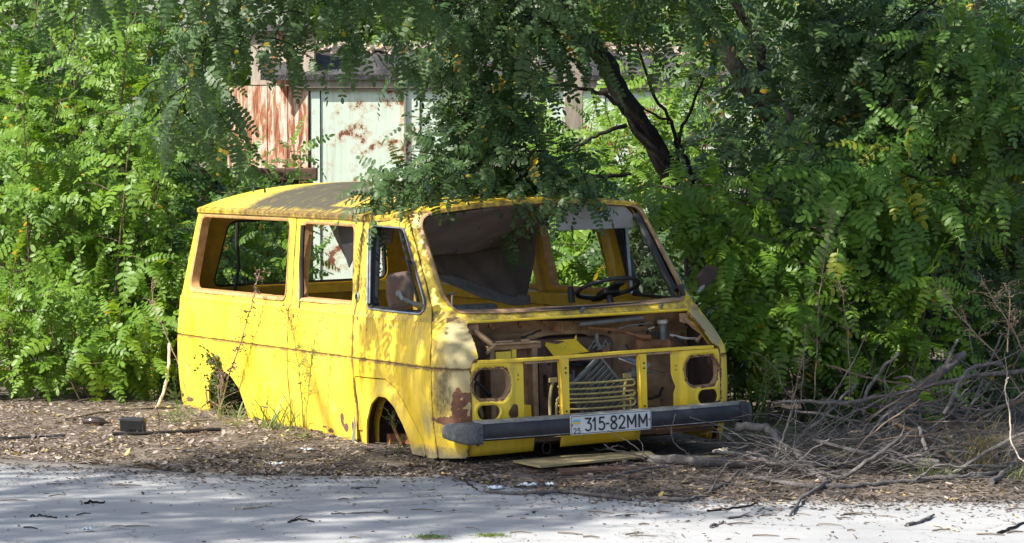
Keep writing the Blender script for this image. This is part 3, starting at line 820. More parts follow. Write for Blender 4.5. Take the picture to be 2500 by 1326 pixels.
m.tube([(4.42, .35, .445), (4.42, .50, .45)], .013, 8); m.tube([(4.43, .50, .45), (4.43, .57, .435)], .004, 5)
m.build('brake_valve', M['grey_metal'], van)
m = MB(); m.poly([(4.34, .34, .54), (4.34, .40, .54), (4.42, .52, .50), (4.42, .50, .47)], (0, 0, 1), .01); m.tube([(4.5, .62, .54), (4.5, .66, .50), (4.5, .67, .44), (4.5, .62, .40)], .003, 4); m.tube([(4.5, .30, .54), (4.45, .42, .49), (4.48, .58, .44)], .0025, 4); m.build('wire', M['chrome'], van)
# hinge arms at both ends of the opening
for sg, V0 in ((-1, -.70), (1, .74)):
    m = MB()
    m.poly([(4.46, V0 - .035, .80), (4.46, V0 + .03, .80), (4.46, V0 + .035, .765), (4.47, V0 + .0, .735), (4.46, V0 - .03, .75)], (1, 0, 0), .008)
    m.tube([(4.47, V0, .765), (4.52, V0 + .06, .70), (4.53, V0 + .10, .665)], [.014, .017, .012], 6)
    m.tube([(4.46, V0 + .03, .755), (4.50, V0 + .10, .69)], .010, 6)
    m.tube([(4.53, V0 + .10, .67), (4.52, V0 + .075, .65), (4.52, V0 + .05, .625)], .012, 6)
    m.build('hinge_arm', M['primer'], van)

# ---- headlamp panels with their openings
def lamp_panel(sg):
    v0, v1 = (.50, .842)
    hl = roundp([(.595, .50), (.625, .548), (.80, .552), (.828, .50), (.828, .41), (.795, .368), (.64, .362), (.60, .41)], .035)
    ov = roundp([(.665, .295), (.69, .335), (.795, .335), (.815, .30), (.795, .25), (.69, .25)], .03) if sg < 0 else roundp([(.67, .30), (.695, .345), (.80, .345), (.82, .30), (.80, .255), (.695, .255)], .03)
    ov2 = roundp([(.535, .245), (.60, .25), (.618, .285), (.575, .335), (.54, .325)], .025)
    def fn(a, b):
        x = np.vectorize(Uf)(a, b) - .006
        x = x - np.where(np.abs(a) < .60, .02 * np.clip((.60 - np.abs(a)) / .04, 0, 1), 0)
        x = x - .016 * np.clip(1 - (sdfp(hl, np.abs(a), b)) / .022, 0, 1) 
        x = x + .006 * np.clip(1 - np.abs(sdfp(ov, np.abs(a), b) - .012) / .01, 0, 1)
        return x, a, b
    def fld(a, b):
        A_ = np.abs(a)
        jag = .008 * np.sin(a * 90) * np.sin(b * 70) + .005 * np.sin(a * 170 + b * 150)
        e = np.interp(b, [.2, .33, .37, .45, .6], [.515, .515, .53, .50, .50]) if sg > 0 else np.full(a.shape, .50)
        l = [sdfp(hl, A_, b) + jag, sdfp(ov, A_, b), np.hypot(A_ - .535, b - .50) - .006, np.hypot(A_ - .535, b - .475) - .006, A_ - e, .842 - A_ + 0 * b, .59 - b, b - .21]
        if sg < 0: l.append(sdfp(ov2, A_, b))
        return mn(*l)
    def ats(a, b):
        A_ = np.abs(a); d = sdfp(hl, A_, b)
        ru = np.clip(.80 - np.abs(d) / .05, -1, 1) * .9
        ru = np.maximum(ru, (1 - np.abs(b - .215) / .02) * .45)
        if sg > 0: ru = np.maximum(ru, .75 - sdfp([(.62, .22), (.84, .22), (.84, .27), (.75, .25)], A_, b) / .02 * .5)
        return dict(rust=ru - .12, fade=np.full(a.shape, .08), grime=np.clip(.7 - np.abs(d) / .05, 0, 1), mildew=np.full(a.shape, -1.0))
    return patch('headlamp_panel', M['paint'], (sg * v0, sg * v1) if sg > 0 else (-v1, -v0), (.21, .59), 70, 76, fn, fld, .004, van, attrs=ats), hl
for sg in (-1, 1):
    lp, hl = lamp_panel(sg)
    rim('lamp_rim', [(sg * a, b) for a, b in hl], mapfront, [(.010, -.020), (-.004, -.022), (-.008, -.055), (.0, -.058)], M['primer'], lp)
# cross bar and uprights of the missing grille
def strip(name, pts, w_, d_, mat):
    m = MB(); pts = [Vector(p) for p in pts]
    for i, p in enumerate(pts):
        for (dz, dx) in ((-w_ / 2, 0), (w_ / 2, 0), (w_ / 2, -d_), (-w_ / 2, -d_)): m.v.append((p.x + dx, p.y, p.z + dz))
    for i in range(len(pts) - 1):
        for k in range(4): m.f.append([i * 4 + k, i * 4 + (k + 1) % 4, (i + 1) * 4 + (k + 1) % 4, (i + 1) * 4 + k])
    m.f.append([3, 2, 1, 0]); e = (len(pts) - 1) * 4; m.f.append([e, e + 1, e + 2, e + 3])
    return m.build(name, mat, van, 30, .003)
strip('cross_bar', [(Uf(v, .60) + .004, v, .597 + .006 * math.sin(v * 3)) for v in np.linspace(-.80, .80, 20)], .020, .03, M['paint'])
strip('cross_bar_flange', [(Uf(v, .60) - .002, v, .578 + .006 * math.sin(v * 3)) for v in np.linspace(-.50, .50, 12)], .014, .004, M['primer'])
for v0, v1 in ((-.265, -.21), (.27, .318)):
    m = MB(); m.poly([(4.742, v0, .585), (4.742, v1, .585), (4.742, v1 + .0, .20), (4.742, v0 + .012, .20)], (1, 0, 0), .004)
    m.poly([(4.742, v0, .585), (4.70, v0 - .002, .585), (4.70, v0 + .01, .20), (4.742, v0 + .012, .20)], (0, -1, 0), .004)
    st = m.build('grille_upright', M['paint'], van, 30)
    m = MB()
    for zz in (.53, .27, .50): m.lathe([(0, 0), (.006, 0), (.006, .003), (0, .003)], (4.744, (v0 + v1) / 2 + .005, zz), (1, 0, 0), 8)
    m.build('bolt_hole', M['rubber'], st)
# louvred grille lying askew behind the uprights
lou = empty('louvre_panel'); lou.parent = van
import mathutils
ang = math.radians(40); cG = Vector((4.56, .11, .31)); U_ = Vector((0, math.cos(ang), math.sin(ang))); V_ = Vector((0, -math.sin(ang), math.cos(ang)))
Rm = Matrix((( 1, 0, 0), tuple(U_), tuple(V_))).transposed()
n_sl = 14
for k in range(n_sl):
    q = (k / (n_sl - 1) - .5) * .40
    m = MB(); c_ = cG + V_ * q
    rr_ = Rm @ Matrix.Rotation(math.radians(32), 3, 'Y')
    m.box(c_, (.004, .30, .030), rr_); m.build('slat', M['grey_metal'], lou)
for sgn in (-1, 1):
    m = MB(); m.box(cG + U_ * sgn * .155, (.022, .014, .43), Rm); m.build('end_rail', M['grey_metal'], lou)
m = MB(); m.box(cG + V_ * .215, (.02, .32, .014), Rm); m.box(cG - V_ * .215, (.02, .32, .014), Rm); m.build('end_rail', M['grey_metal'], lou)
# bent yellow tubes
for k, (za, zb) in enumerate(((.428, .405), (.362, .345), (.312, .285))):
    m = MB(); x = 4.66
    bow = lambda v: -.028 * math.cos((v - .04) * 3.6)
    top = [(x, v, za + bow(v) * .6 + .012) for v in np.linspace(-.20, .26, 10)]
    bot = [(x, v, zb + bow(v) * .6 + .012 - .012) for v in np.linspace(.26, -.20, 10)]
    arc = [(x, .26 + .018 * math.sin(t_), (top[-1][2] + bot[0][2]) / 2 + (top[-1][2] - bot[0][2]) / 2 * math.cos(t_)) for t_ in np.linspace(.3, PI - .3, 5)]
    m.tube([(x - .02, -.235, za - .02)] + top + arc + bot + [(x - .02, -.23, zb - .03)], .0072, 7); m.build('bent_tube', M['tube'], van)
for (vv) in (-.27, .235):
    m = MB(); m.tube([(4.62, vv - .01, .24), (4.62, vv - .012, .33), (4.62, vv + .0, .40), (4.63, vv + .01, .445)], .010, 7); m.box((4.63, vv + .008, .452), (.02, .05, .026)); m.tube([(4.62, vv + .03, .24), (4.63, vv + .03, .31), (4.64, vv + .05, .34)], .009, 7)
    m.lathe([(0, 0), (.014, 0), (.014, .012), (0, .012)], (4.645, vv + .03, .33), (1, 0, 0), 8); m.build('tube_bracket', M['tube'], van)

# ---- bumper
m = MB(); prof = [(4.865, .150), (4.885, .142), (4.935, .150), (4.945, .165), (4.945, .225), (4.935, .243), (4.90, .258), (4.865, .262)]
vs = list(np.linspace(-.90, .90, 15))
for v in vs:
    bx = -.035 * (abs(v) / .9) ** 3
    for (x, z) in prof: m.v.append((x + bx, v, z + .008 * v))
n = len(prof)
for i in range(len(vs) - 1):
    for k in range(n): m.f.append([i * n + k, i * n + (k + 1) % n, (i + 1) * n + (k + 1) % n, (i + 1) * n + k])
m.f.append(list(range(n))[::-1]); m.f.append([(len(vs) - 1) * n + k for k in range(n)])
bump = m.build('bumper', M['bumper'], van, 50)
m = MB(); m.grid(lambda a, b: (4.868 + .062 * b - .035 * abs(2 * a - 1) ** 3, -.90 + 1.8 * a, .2655 - .019 * b * b + .008 * (-.9 + 1.8 * a)), 14, 3); o = m.build('top_edge', M['bumper_top'], bump); s_ = o.modifiers.new('s', 'SOLIDIFY'); s_.thickness = .003  # brighter strip paints the light on the bumper's top
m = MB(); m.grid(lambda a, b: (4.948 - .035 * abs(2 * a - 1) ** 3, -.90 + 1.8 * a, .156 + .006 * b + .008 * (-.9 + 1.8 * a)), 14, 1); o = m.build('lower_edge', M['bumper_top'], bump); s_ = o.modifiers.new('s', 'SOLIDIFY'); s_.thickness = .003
for sg in (-1, 1):
    m = MB()
    path = [(4.915, .875), (4.915, .915), (4.900, .94), (4.86, .965), (4.79, .98), (4.70, .988), (4.62, .988)]
    for i, (x, v) in enumerate(path):
        a = Vector(path[max(0, i - 1)]); b = Vector(path[min(len(path) - 1, i + 1)]); t_ = (b - a).normalized(); nn = Vector((t_.y, -t_.x))
        if nn.x * 1 + nn.y * .5 < 0: nn = -nn
        f_ = 1 - .35 * max(0, (i - 3) / 3)
        for (o_, z) in ((-.055, .138), (.003, .132), (.011, .143), (.012, .215), (.002, .252), (-.055, .262)):
            zz = .195 + (z - .195) * f_
            m.v.append((x + nn.x * o_, sg * (v + nn.y * o_), zz + .008 * sg))
    n = 6
    for i in range(len(path) - 1):
        for k in range(n): m.f.append([i * n + k, i * n + (k + 1) % n, (i + 1) * n + (k + 1) % n, (i + 1) * n + k])
    m.f.append(list(range(n))[::-1]); m.f.append([(len(path) - 1) * n + k for k in range(n)])
    m.build('bumper_end', M['bumper_cap'] if sg < 0 else M['bumper'], bump, 50, .004)
for vv in (-.55, .55): m = MB(); m.box((4.79, vv, .20), (.16, .06, .05)); m.build('bumper_bracket', M['primer_dark'], van)
# valance under the bumper
for (v0, v1, zb_, zt_) in ((-.86, -.42, .045, .16), (-.24, .30, .055, .15), (.42, .86, .075, .20)):
    m = MB(); m.grid(lambda a, b: (Uf(v0 + (v1 - v0) * a, .1) - .012 - .03 * (1 - b), v0 + (v1 - v0) * a, zb_ + .02 * (v0 + (v1 - v0) * a) + (zt_ - zb_) * b), 8, 3)
    o = m.build('valance', M['paint'] if v0 < .4 else M['primer'], van); s_ = o.modifiers.new('s', 'SOLIDIFY'); s_.thickness = .006
m = MB(); m.grid(lambda a, b: (4.62 - .3 * b, -.8 + 1.6 * a, .09 + .02 * a), 6, 2); m.build('underbody', M['primer_dark'], van)
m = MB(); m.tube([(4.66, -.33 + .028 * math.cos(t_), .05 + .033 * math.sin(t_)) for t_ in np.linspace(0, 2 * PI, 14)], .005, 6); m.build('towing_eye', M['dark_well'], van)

# ---- number plate
def zp(v): return .203 + .008 * v
pl = MB(); 
PV0, PV1, PZ0, PZ1 = -.318, .226, .146, .262
pl.poly([(4.957, a, b) for a, b in roundp([(PV0, PZ0), (PV1, PZ0 + .004), (PV1, PZ1 + .004), (PV0, PZ1)], .012, 3)], (1, 0, 0), .004)
plate_o = pl.build('licence_plate', M['plate_white'], van)
def flat(name, strokes, wd, mat, x=4.959):
    m = MB()
    for st in strokes:
        P_ = [Vector(p) for p in st]; n = len(m.v)
        for i, p in enumerate(P_):
            t_ = (P_[min(i + 1, len(P_) - 1)] - P_[max(i - 1, 0)]).normalized(); nn = Vector((-t_.y, t_.x)) * wd / 2
            e = Vector((0, 0))
            if i == 0: e = -t_ * wd * .3
            if i == len(P_) - 1: e = t_ * wd * .3
            m.v += [(x, (p + nn + e).x, (p + nn + e).y), (x, (p - nn + e).x, (p - nn + e).y)]
        for i in range(len(P_) - 1): m.f.append([n + 2 * i, n + 2 * i + 2, n + 2 * i + 3, n + 2 * i + 1])
        x += .00025
    return m.build(name, mat, plate_o, 0)
def curve(pts, k=6):
    out = []
    P_ = [Vector(p) for p in pts]; P_ = [P_[0]] + P_ + [P_[-1]]
    for i in range(1, len(P_) - 2):
        for j in range(k):
            t_ = j / k; a, b, c, d_ = P_[i - 1], P_[i], P_[i + 1], P_[i + 2]
            out.append(.5 * ((2 * b) + (c - a) * t_ + (2 * a - 5 * b + 4 * c - d_) * t_ * t_ + (3 * b - a - 3 * c + d_) * t_ ** 3))
    out.append(P_[-1]); return out
GL = {'3': ([[(.08, .98), (.85, .98), (.42, .62)], ], [[(.42, .62), (.72, .58), (.88, .36), (.74, .08), (.40, .0), (.08, .12)]]),
      '1': ([[(.12, .74), (.52, 1.0), (.52, 0)]], []),
      '5': ([[(.85, .98), (.25, .98), (.18, .55)]], [[(.18, .55), (.55, .64), (.86, .42), (.80, .12), (.45, .0), (.08, .10)]]),
      '8': ([], [[(.5, .54), (.16, .74), (.30, .98), (.5, 1.0), (.70, .98), (.84, .74), (.5, .54), (.12, .28), (.28, .03), (.5, .0), (.72, .03), (.88, .28), (.5, .54)]]),
      '2': ([[(.10, .0), (.90, .0)]], [[(.12, .76), (.26, .97), (.55, 1.0), (.84, .82), (.74, .50), (.10, .0)]]),
      'M': ([[(.08, 0), (.08, 1.0), (.50, .28), (.92, 1.0), (.92, 0)]], []), '-': ([[(.15, .45), (.85, .45)]], [])}
strokes = []
def glyph(ch, v0, wch, z0, hch):
    ls, cs = GL[ch]; out = []
    for l in ls:
        q = [(v0 + p[0] * wch, z0 + p[1] * hch) for p in l]
        out += [q[i:i + 2] for i in range(len(q) - 1)]
    for c_ in cs: out.append([(v0 + p[0] * wch, z0 + p[1] * hch) for p in curve(c_)])
    return out
big = [('3', -.222, .048), ('1', -.172, .034), ('5', -.132, .046), ('-', -.082, .022), ('8', -.054, .050), ('2', .002, .048), ('M', .060, .062), ('M', .136, .062)]
for ch, v0, wch in big: strokes += glyph(ch, v0, wch, .167 + .008 * (v0 + .25), .074)
flat('plate_number', strokes, .0105, M['black'])
flat('plate_region_number', glyph('2', -.298, .020, .155, .030) + glyph('5', -.272, .020, .155, .030), .0048, M['black'])
for (z0, z1, mt, nm) in ((.224, .236, 'flag_blue', 'flag_blue_band'), (.2115, .2235, 'flag_yellow', 'flag_yellow_band')):
    m = MB(); m.v = [(4.959, -.300, z0), (4.959, -.252, z0), (4.959, -.252, z1), (4.959, -.300, z1)]; m.f = [[0, 1, 2, 3]]; m.build(nm, M[mt], plate_o, 0)
fr = [(PV0 + .006, PZ0 + .006), (PV1 - .006, PZ0 + .010), (PV1 - .006, PZ1 - .002), (PV0 + .006, PZ1 - .006), (PV0 + .006, PZ0 + .006)]
flat('plate_border', [fr[i:i + 2] for i in range(4)], .003, M['black'])
m = MB(); m.lathe([(0, 0), (.006, 0), (.005, .003), (0, .004)], (4.957, -.306, .205), (1, 0, 0), 8); m.lathe([(0, 0), (.006, 0), (.005, .003), (0, .004)], (4.957, .214, .21), (1, 0, 0), 8); m.build('bolt', M['rust'], plate_o)

# ---- wing mirror, handle, wipers stubs
dm = Vector((.80, -.60, .0)).normalized(); up_ = Vector((0, 0, 1)); rm_ = dm.cross(up_)
mc = Vector((4.29, -1.10, 1.02)); m = MB()
prm = roundp([(-.075, .095), (.06, .115), (.085, .04), (.075, -.105), (-.065, -.125), (-.088, -.02)], .035, 5)
L = len(prm)
for (gr_, o_) in ((-.035, .028), (-.014, .024), (.0, .010), (.0, -.02), (-.004, -.024)):
    for (a, b) in polyoff(prm, gr_): m.v.append(tuple(mc - rm_ * a + up_ * b + dm * o_))
for r_ in range(4):
    for k in range(L): m.f.append([r_ * L + k, r_ * L + (k + 1) % L, (r_ + 1) * L + (k + 1) % L, (r_ + 1) * L + k])
m.f.append([k for k in range(L)][::-1]); m.f.append([4 * L + k for k in range(L)])
mir = m.build('wing_mirror', M['mirror'], van, 50)
m = MB(); m.tube([mc + dm * .025 + Vector((0, 0, -.02)), mc + dm * .05 + Vector((.01, .02, -.05)), Vector((4.33, -1.02, .93)), Vector((4.235, -.945, .915))], [.014, .014, .017, .022], 10); m.lathe([(0, 0), (.024, 0), (.018, .02), (0, .022)], mc + dm * .024 + Vector((0, 0, -.02)), dm, 12); m.build('mirror_arm', M['grey_metal'], mir)
m = MB(); m.lathe([(0, 0), (.030, 0), (.030, .008), (.020, .013), (.018, .006), (0, .006)], (3.315, -.952, .935), (0, -1, .1), 20); hd = m.build('door_lock', M['chrome'], van)
m = MB(); m.box((3.315, -.962, .935), (.010, .012, .03)); m.build('lock_slot', M['rubber'], hd)
for (a, b, r_) in ((2.305, .772, .014), (2.375, .770, .009), (3.42, .742, .017), (3.495, .738, .009)):
    m = MB(); m.lathe([(0, 0), (r_, 0), (r_ * .8, .003), (0, .004)], (a, -Ws(a, b) - .0, b), (0, -1, .02), 12); m.build('handle_hole', M['rust'], van)
for v in (.02, .57):
    m = MB(); q = Vector((Uf(v, .85) + .005, v, .845)); m.tube([q, q + Vector((.03, 0, .022))], .009, 8); m.lathe([(0, 0), (.016, 0), (.014, .008), (0, .01)], q, (.6, 0, .8), 10); m.build('wiper_spindle', M['grey_metal'], van)
# torn sheet hanging between the doors at the sill
m = MB(); m.poly([(3.265, -.975, .19), (3.30, -.985, .13), (3.315, -1.0, .03), (3.29, -1.01, .0), (3.23, -.985, .02), (3.25, -.98, .10)], (0, -1, 0), .004); m.build('torn_sill_strip', M['grey_metal'], van)
# rust-eaten stub behind the far side
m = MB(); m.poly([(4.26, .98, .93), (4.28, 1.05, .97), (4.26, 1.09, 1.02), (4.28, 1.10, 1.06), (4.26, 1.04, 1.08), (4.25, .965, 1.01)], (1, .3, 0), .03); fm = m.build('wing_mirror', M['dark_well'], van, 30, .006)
m = MB(); m.tube([(4.25, 1.02, .97), (4.26, .95, .91)], .012, 6); m.build('mirror_arm', M['grey_metal'], fm)

# hoses, brackets and wires left hanging in the nose
rh = random.Random(44)
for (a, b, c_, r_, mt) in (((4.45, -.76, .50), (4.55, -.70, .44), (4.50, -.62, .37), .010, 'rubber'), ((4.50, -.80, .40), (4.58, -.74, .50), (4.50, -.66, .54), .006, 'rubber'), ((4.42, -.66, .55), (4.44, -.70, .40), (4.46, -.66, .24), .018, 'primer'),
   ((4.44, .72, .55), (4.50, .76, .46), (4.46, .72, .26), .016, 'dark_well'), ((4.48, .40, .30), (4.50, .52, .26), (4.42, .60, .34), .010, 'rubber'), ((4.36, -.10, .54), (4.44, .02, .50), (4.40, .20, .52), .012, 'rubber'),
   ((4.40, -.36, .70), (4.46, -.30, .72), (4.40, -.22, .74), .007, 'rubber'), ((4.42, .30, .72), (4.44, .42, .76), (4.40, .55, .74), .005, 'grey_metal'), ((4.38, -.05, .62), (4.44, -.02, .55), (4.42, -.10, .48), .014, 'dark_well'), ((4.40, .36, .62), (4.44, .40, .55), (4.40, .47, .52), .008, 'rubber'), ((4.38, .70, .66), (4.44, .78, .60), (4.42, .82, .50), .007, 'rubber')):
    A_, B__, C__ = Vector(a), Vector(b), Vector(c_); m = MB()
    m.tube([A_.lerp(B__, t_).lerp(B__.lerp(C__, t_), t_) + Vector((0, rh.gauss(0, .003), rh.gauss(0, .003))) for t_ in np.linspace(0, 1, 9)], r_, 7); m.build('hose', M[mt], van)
for (v_, z_, w_, h_) in ((-.10, .74, .06, .03), (.22, .60, .05, .05), (.55, .68, .07, .03), (-.66, .62, .05, .04), (.14, .48, .03, .10), (-.02, .40, .04, .12), (.42, .34, .08, .03), (.80, .74, .04, .05)):
    m = MB(); m.box((4.39, v_, z_), (.03, w_, h_), Matrix.Rotation(rh.uniform(-.4, .4), 3, 'X')); m.box((4.405, v_ + w_ * .3, z_), (.012, .012, h_ * 1.4)); m.build('bracket', M[rh.choice(['primer', 'rust', 'dark_well', 'grey_metal'])], van, 30, .002)
# ================================================================== GROUND
def vnoise(x, y, s=1.0, seed=0):
    """cheap smooth noise in -1..1"""
    r = np.random.RandomState(seed); o = np.zeros(np.broadcast(x, y).shape)
    for k in range(7):
        a = r.uniform(0, 2 * PI); f = s * r.uniform(.6, 1.9); p = r.uniform(0, 6.3); q = r.uniform(0, 6.3)
        o = o + np.sin((x * math.cos(a) + y * math.sin(a)) * f + p + 1.3 * np.sin((x * math.sin(a) - y * math.cos(a)) * f * .7 + q))
    return o / 7
EDG = [(-40, 21.6), (-3.1, 21.35), (-1.8, 20.75), (-.5, 20.7), (.1, 20.1), (1.0, 19.45), (2.8, 19.35), (40, 19.3)]
def edge_y(x): return np.interp(x, [e[0] for e in EDG], [e[1] for e in EDG])
def gz(x, y):
    x = np.asarray(x, float); y = np.asarray(y, float)
    d = y - edge_y(x) + .16 * vnoise(x, y, 4, 1) + .09 * vnoise(x, y, 14, 2)
    s = np.clip(d / .5, -1, 1)
    h = -.012 + .022 * s + np.clip(d, 0, 1) * .012 * (1 + vnoise(x, y, 6, 3)) + .006 * vnoise(x, y, 25, 4) * (d > -.3)
    h = h + .025 * np.exp(-((x + 1.7) ** 2 / .5 + (y - 22.7) ** 2 / 1.2)) - .035 * np.exp(-((x - .6) ** 2 / 1.0 + (y - 21.6) ** 2 / .5))
    h = h + np.clip((y - 27) / 12, 0, 1) * .15
    return h
xs = np.concatenate([-np.geomspace(700, 6, 26), np.arange(-5.6, 5.65, .06), np.geomspace(6, 700, 26)])
ys = np.concatenate([[-60, -20, 0, 8, 12, 15], np.arange(17.2, 29, .06), np.geomspace(29.3, 1200, 30)])
X, Y = np.meshgrid(xs, ys, indexing='ij'); Z = gz(X, Y)
nx, ny = X.shape
I = np.arange(nx * ny).reshape(nx, ny)
Fq = np.stack([I[:-1, :-1], I[1:, :-1], I[1:, 1:], I[:-1, 1:]], -1).reshape(-1, 4)
t = NT('leaf_litter_soil'); co = t.coord()
n1 = t.noise(co, 1.1, 5, .6); n2 = t.noise(co, 45, 6, .75, .3); n3 = t.noise(co, 7, 6, .65)
vo = t.n('ShaderNodeTexVoronoi'); vo.inputs['Scale'].default_value = 30; t.l(co, vo.inputs['Vector'])
c = t.mix(t.ramp(n2, [(.32, 0.0), (.66, 1.0)]), (.080, .070, .063), (.27, .232, .192))
c = t.mix(t.ramp(vo.outputs['Color'], [(.25, 0.0), (.75, 1.0)]), c, t.mix(n2, (.12, .092, .075), (.36, .29, .22)))
c = t.mix(t.math('MULTIPLY', t.ramp(n3, [(.45, 0.0), (.65, 1.0)]), .6), c, (.075, .062, .052))
t.col(c); t.bump(t.math('ADD', n2, t.math('MULTIPLY', vo.outputs['Distance'], .5)), .9, .02); M['soil'] = t.set(.95, 0, .15)
g = link('ground', npmesh('ground', np.stack([X, Y, Z], -1).reshape(-1, 3), Fq), M['soil'], None, 0); tag(g, kind='structure')
t = NT('asphalt'); co = t.coord()
n1 = t.noise(co, .9, 5, .6); n2 = t.noise(co, 90, 4, .7); n3 = t.noise(t.mapped(co, (1, 2.2, 1)), 5, 8, .7)
c = t.mix(t.ramp(n1, [(.35, 0.0), (.65, 1.0)]), (.325, .33, .335), (.405, .405, .405))
c = t.mix(t.ramp(n2, [(.3, 0.0), (.7, 1.0)]), t.mix(.25, c, (.10, .10, .10)), c)
c = t.mix(t.math('MULTIPLY', t.ramp(n3, [(.5, 0.0), (.72, 1.0)]), .35), c, (.20, .18, .155))
vo = t.n('ShaderNodeTexVoronoi'); vo.feature = 'DISTANCE_TO_EDGE'; vo.inputs['Scale'].default_value = .8
wv = t.n('ShaderNodeVectorMath', operation='ADD'); t.l(co, wv.inputs[0]); t.l(t.noise(co, 2.5, 4, .6, out='Color'), wv.inputs[1]); t.l(wv.outputs[0], vo.inputs['Vector'])
cr = t.ramp(vo.outputs['Distance'], [(.0, 1.0), (.012, 0.0)])
c = t.mix(t.math('MULTIPLY', cr, .55), c, (.10, .095, .08))
dm_ = t.ramp(t.math('ADD', t.attr('dirt'), t.math('MULTIPLY', t.math('SUBTRACT', t.noise(t.mapped(co, (1, 2, 1)), 6, 8, .75), .5), .9)), [(.32, 0.0), (.75, 1.0)])
c = t.mix(t.math('MULTIPLY', dm_, .85), c, (.105, .085, .07))
t.col(c); t.bump(t.math('SUBTRACT', n2, cr), .35, .006); M['asphalt'] = t.set(.9, 0, .25)
rx = np.concatenate([np.linspace(-40, -4.2, 20), np.arange(-4, 4.05, .08), np.linspace(4.2, 40, 20)]); ry = np.concatenate([np.linspace(-60, 16.8, 20), np.arange(17, 22.05, .08)])
X2, Y2 = np.meshgrid(rx, ry, indexing='ij'); I2 = np.arange(X2.size).reshape(X2.shape)
F2 = np.stack([I2[:-1, :-1], I2[1:, :-1], I2[1:, 1:], I2[:-1, 1:]], -1).reshape(-1, 4)
DD = np.exp(-np.clip(edge_y(X2) - Y2, 0, 9) / .55)
g = link('road', npmesh('road', np.stack([X2, Y2, 0 * X2], -1).reshape(-1, 3), F2, DD.ravel(), 'dirt'), M['asphalt'], None, 0); tag(g, kind='structure')

# ================================================================== BUILDING
t = NT('mint_sheet'); co = t.coord()
n1 = t.noise(co, 1.3, 5, .6); n2 = t.noise(co, 8, 8, .72); st = t.noise(t.mapped(co, (6, 6, .5)), 4, 6, .65); n3 = t.noise(co, 3.0, 3, .5)
c = t.mix(t.ramp(n1, [(.3, 0.0), (.7, 1.0)]), (.60, .74, .61), (.70, .78, .66))
c = t.mix(t.math('MULTIPLY', t.ramp(st, [(.52, 0.0), (.72, 1.0)]), .35), c, (.40, .42, .30))
m_ = t.ramp(t.math('MULTIPLY', t.math('ADD', n2, t.math('MULTIPLY', n3, .9)), .9), [(.955, 0.0), (.965, 1.0)])
h_ = t.ramp(t.math('MULTIPLY', t.math('ADD', n2, t.math('MULTIPLY', n3, .9)), .9), [(.86, 0.0), (.95, 1.0)])
c = t.mix(t.math('MULTIPLY', t.ramp(t.noise(t.mapped(co, (22, 22, .9)), 1.0, 5, .7), [(.56, 0.0), (.72, 1.0)]), .45), c, (.42, .30, .16)); c = t.mix(t.math('MULTIPLY', h_, .6), c, (.50, .33, .16)); c = t.mix(m_, c, (.22, .08, .045))
t.col(c); t.bump(t.math('SUBTRACT', n2, m_), .3, .01); M['mint'] = t.set(.65, 0, .3)
t = NT('rusted_sheet'); co = t.coord()
st = t.noise(t.mapped(co, (8, 8, 1.1)), 2.4, 8, .75, .6); n2 = t.noise(co, 9, 7, .75)
c = t.ramp(st, [(.34, (.10, .035, .025)), (.44, (.22, .08, .04)), (.49, (.34, .19, .11)), (.54, (.42, .37, .30)), (.66, (.42, .46, .40))])
c = t.mix(t.math('MULTIPLY', t.ramp(n2, [(.45, 0.0), (.7, 1.0)]), .5), c, (.24, .085, .035))
t.col(c); t.bump(n2, .35, .01); M['rusted'] = t.set(.8, 0, .25)
t = NT('tar_roofing'); co = t.coord()
n2 = t.noise(co, 5, 8, .75); n3 = t.noise(co, 60, 5, .7)
c = t.mix(t.ramp(n2, [(.4, 0.0), (.7, 1.0)]), (.035, .034, .035), (.10, .097, .095)); c = t.mix(t.ramp(n3, [(.60, 0.0), (.72, 1.0)]), c, (.42, .41, .39))
t.col(c); t.bump(n2, .8, .05); M['tar'] = t.set(.9, 0, .2)
M['weathered'] = simple('weathered_plaster', (.34, .30, .24), (.20, .16, .13), 6, .9, 0, .4, (3, 3, .6))
bA = math.radians(6)
K = at(757, 212, 32.0); K.z = 0
bd = empty('metal_garage', tuple(K)); bd.rotation_euler = (0, 0, bA)
tag(bd, 'mint green sheet metal garage with rusty side wall and black tarred roof behind the trees', 'garage')
def bt(name, m, mat, sm=30, par=None): return m.build(name, mat, par or bd, sm)
ZE = at(757, 212, 32).z; ZR = at(900, 112, 32).z; ZT = at(700, 75, 32).z
# wall is built of sheets with joints
px2m = 32 / FPX
cuts = [0.0, .095, .86, 1.0, 1.36, 1.72, 2.0, 2.7, 3.4, 4.1]
for i in range(len(cuts) - 1):
    a, b = cuts[i] + .006, cuts[i + 1] - .006
    m = MB(); m.box(((a + b) / 2, .02 + (.012 if i % 2 else 0), ZE / 2), (b - a, .03, ZE - .02)); bt('wall_sheet', m, M['mint'])
m = MB(); m.box((2.05, .10, ZE / 2), (4.1, .10, ZE - .06)); bt('wall_frame', m, M['primer_dark'])
for x_ in (.86, 1.36, 1.40): m = MB(); m.box((x_, -.01, ZE / 2), (.012 if x_ != 1.40 else .05, .02, ZE - .04)); bt('batten', m, M['weathered'])
m = MB(); m.box((2.1, -.0, ZE + .035), (4.5, .07, .085)); m.box((2.1, .0, ZE - .02), (4.3, .03, .03)); bt('eave_board', m, M['weathered'], 30)
m = MB()
def rfn(a, b):
    x = -.45 + 5.2 * a; y = -.05 + 2.0 * b
    return (x, y, ZE + .095 + (ZR - ZE - .10) * min(1, b * 3.2) ** .8 + .03 * math.sin(x * 5 + b * 3) * b + .015 * math.sin(x * 23) + .012 * math.sin(x * 41 + b * 30))
m.grid(rfn, 90, 24); m.box((2.15, -.045, ZE + .085), (5.2, .03, .05)); bt('roof', m, M['tar'], 60)
